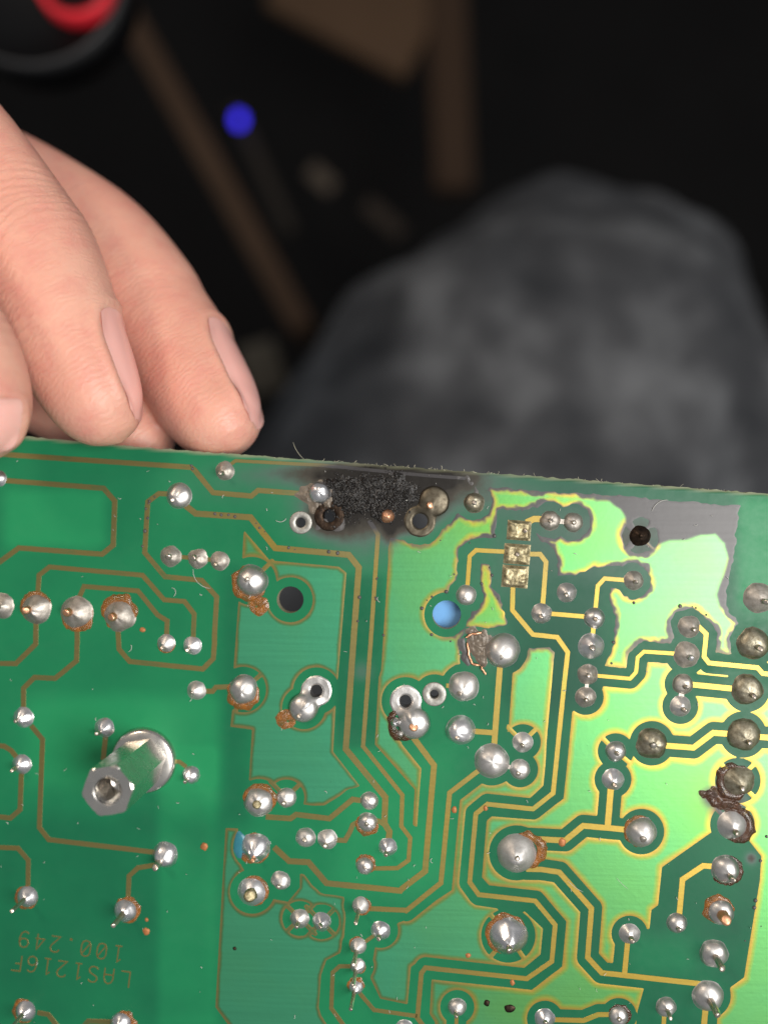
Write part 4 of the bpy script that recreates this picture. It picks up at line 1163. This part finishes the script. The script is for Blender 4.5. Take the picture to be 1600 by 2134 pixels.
# ================================================================== out-of-focus surroundings
def box_obj(name, size, loc, rot, mat, bev=.004):
    dim(mat)
    bm = bmesh.new(); bmesh.ops.create_cube(bm, size=1)
    for v in bm.verts: v.co = Vector((v.co.x * size[0], v.co.y * size[1], v.co.z * size[2]))
    bmesh.ops.bevel(bm, geom=list(bm.edges), offset=min(bev, min(size) * .3), segments=2, affect='EDGES', profile=.5)
    me = bpy.data.meshes.new(name); bm.to_mesh(me); bm.free()
    o = link(name, me, mat); o.location = loc; o.rotation_euler = rot
    return o
floor_m = make_plain('dark_floor', (0.006, 0.0055, 0.0055), .7, 0, .4, 12, .1, .001)
fl = box_obj('floor', (4, 4, .02), (0, 0, -.92), (0, 0, 0), floor_m); fl['kind'] = 'structure'
wood = make_plain('brown_wood', (0.062, 0.037, 0.023), .55, 0, .35, 30, .1, .0005)

def bar(name, p, q, w, h, mat, label, cat):
    d = q - p; dim(mat)
    o = box_obj(name, (w, d.length, h), (p + q) / 2, (0, 0, 0), mat)
    o.rotation_euler = d.to_track_quat('Y', 'Z').to_euler()
    return tag(o, label, cat)
bar('wooden_rail', wld(150, -180, -.55), wld(640, 700, -.50), .016, .03, wood, 'long slanting brown wooden rail, blurred, behind the fingers', 'rail')
bar('wooden_rail', wld(490, 230, -.58), wld(610, 490, -.58), .010, .02, make_plain('dim_wood', (0.028, 0.023, 0.019), .6), 'short thin dark brown rail leading down from the blue light', 'rail')
pn = box_obj('plank', (.12, .075, .015), wld(745, 0, -.60), (0, 0, math.radians(-28)), make_plain('panel_wood', (0.088, 0.052, 0.030), .6, 0, .2, 20, .05)); tag(pn, 'blurred brown wooden plank at the top centre of the picture', 'plank')
bar('wooden_post', wld(920, -220, -.60), wld(945, 400, -.60), .030, .02, make_plain('post_wood', (0.048, 0.028, 0.017), .6), 'upright dark brown post beside the brown plank, above the knee', 'post')
scrap = box_obj('cardboard_scrap', (.022, .012, .003), wld(670, 372, -.60), (.2, .3, math.radians(-40)), make_plain('cardboard', (0.10, 0.08, 0.062), .8)); tag(scrap, 'small pale brown scrap on the dark floor above the knee', 'scrap')
scrap2 = box_obj('cardboard_strip', (.035, .012, .003), wld(800, 455, -.60), (.1, .2, math.radians(-38)), make_plain('cardboard_dark', (0.045, 0.035, 0.028), .8)); tag(scrap2, 'dim brown strip on the floor just above the knee\'s left edge', 'scrap')
scrap3 = box_obj('paper_scrap', (.022, .03, .003), wld(548, 765, -.45), (.1, .2, math.radians(20)), make_plain('paper', (0.08, 0.072, 0.058), .8)); tag(scrap3, 'pale beige scrap between the fingertip and the dark knee', 'scrap')

# blue indicator
em = M('blue_light'); em.set(Base_Color=(.02, .02, .2, 1), Emission_Color=(.045, .03, 1, 1), Emission_Strength=2.2)
bm = bmesh.new(); bmesh.ops.create_uvsphere(bm, u_segments=20, v_segments=12, radius=.0045)
me = bpy.data.meshes.new('indicator_light'); bm.to_mesh(me); bm.free(); smooth(me)
led = link('indicator_light', me, em.m); led.location = wld(498, 249, -.56); led.scale = (.8, 1.1, .7)
tag(led, 'small glowing blue indicator light in the dark background', 'light')

# round black device with red ring, top left
def lathe(prof, n=64):
    vs, fs = [], []
    for a, z in prof:
        for i in range(n):
            th = 2 * math.pi * i / n; vs.append((a * math.cos(th), a * math.sin(th), z))
    for k in range(len(prof) - 1):
        for i in range(n): fs.append((k * n + i, k * n + (i + 1) % n, k * n + n + (i + 1) % n, k * n + n + i))
    fs.append([(len(prof) - 1) * n + i for i in range(n)])
    return vs, fs
dev = bpy.data.objects.new('round_device', None); C.objects.link(dev)
zc = -.16
dev.location = wld(75, -45, zc)
k_ = (DIST - zc) / FPX
tag(dev, 'round black housing with a red ring in the top left corner', 'device')
blackm = make_plain('black_plastic', (0.004, 0.004, 0.0045), .4, 0, .2, 60, .05, Specular_IOR_Level=.2)
vs, fs = lathe([(120 * k_, -.014), (195 * k_, -.012), (200 * k_, -.002), (196 * k_, .002), (186 * k_, .002), (180 * k_, -.004), (0.001, -.006)])
link('housing', mesh('housing', vs, fs), blackm, dev)
vs, fs = lathe([(196 * k_, .0025), (194 * k_, .005), (190 * k_, .005), (188 * k_, .0025)])
link('rim', mesh('rim', vs, fs[:-1]), make_plain('grey_rim', (0.035, 0.035, 0.037), .4), dev)
vs, fs = lathe([(84 * k_, -.005), (82 * k_, .001), (70 * k_, .001), (67 * k_, -.005)])
link('red_ring', mesh('red_ring', vs, fs[:-1]), make_plain('red_plastic', (0.75, 0.018, 0.035), .4, 0, .1), dev, ((155 - 75) * k_, -(-45 + 45) * k_ - 0 * k_, 0))

# knee in dark trousers
def knee():
    stn = [(300, 2500, -.30, 700), (640, 1900, -.295, 650), (840, 1480, -.29, 590), (970, 1210, -.285, 545), (1070, 1015, -.285, 505), (1145, 885, -.29, 482), (1190, 805, -.305, 445), (1212, 770, -.34, 395), (1222, 765, -.42, 360), (1230, 775, -.60, 330), (1235, 785, -.88, 300)]
    P = [(wld(x, y, z), r * (.40) / FPX) for x, y, z, r in stn]
    st = []
    for i in range(len(P) - 1):
        p0, p1, p2, p3 = P[max(i - 1, 0)], P[i], P[i + 1], P[min(i + 2, len(P) - 1)]
        for q in np.linspace(0, 1, 11)[:-1]:
            c = lambda a, b, cc, d: .5 * ((2 * b) + (-a + cc) * q + (2 * a - 5 * b + 4 * cc - d) * q * q + (-a + 3 * b - 3 * cc + d) * q ** 3)
            st.append((c(p0[0], p1[0], p2[0], p3[0]), c(p0[1], p1[1], p2[1], p3[1])))
    n = 80; vs, fs = [], []
    for i, (p, r) in enumerate(st):
        t = (st[min(i + 1, len(st) - 1)][0] - st[max(i - 1, 0)][0]).normalized()
        a = t.cross(Vector((1, 0, 0))).normalized(); b = Vector((1, 0, 0))
        b = (b - t * t.x).normalized(); a = t.cross(b)
        for k in range(n):
            th = 2 * math.pi * k / n
            q = p + (a * math.cos(th) + b * math.sin(th)) * r
            fold = .009 * noise.noise(q * 18) + .004 * noise.noise(Vector((q.x * 14 + q.y * 30, q.y * 8 - q.x * 8, q.z * 9))) + .0035 * noise.noise(Vector((q.x * 60, q.y * 18, q.z * 18)))
            vs.append(q + (q - p).normalized() * fold)
    for i in range(len(st) - 1):
        for k in range(n): fs.append((i * n + k, i * n + (k + 1) % n, i * n + n + (k + 1) % n, i * n + n + k))
    m = M('worn_dark_denim')
    cd = m.coord()
    n1 = m.noise(cd, 28, 5, .6); n2 = m.noise(cd, 9, 3)
    col = m.ramp(n1, [(.32, (0.030, 0.032, 0.036)), (.50, (0.060, 0.062, 0.067)), (.68, (0.135, 0.14, 0.148))])
    m.to(col, 'Base Color'); m.set(Roughness=.85, Specular_IOR_Level=.15)
    m.bump(m.noise(cd, 1500, 2), .4, .0006)
    o = link('person', mesh('person', vs, fs), m.m)
    tag(o, 'bent knee in worn dark grey trousers, out of focus behind the board', 'person')
knee()
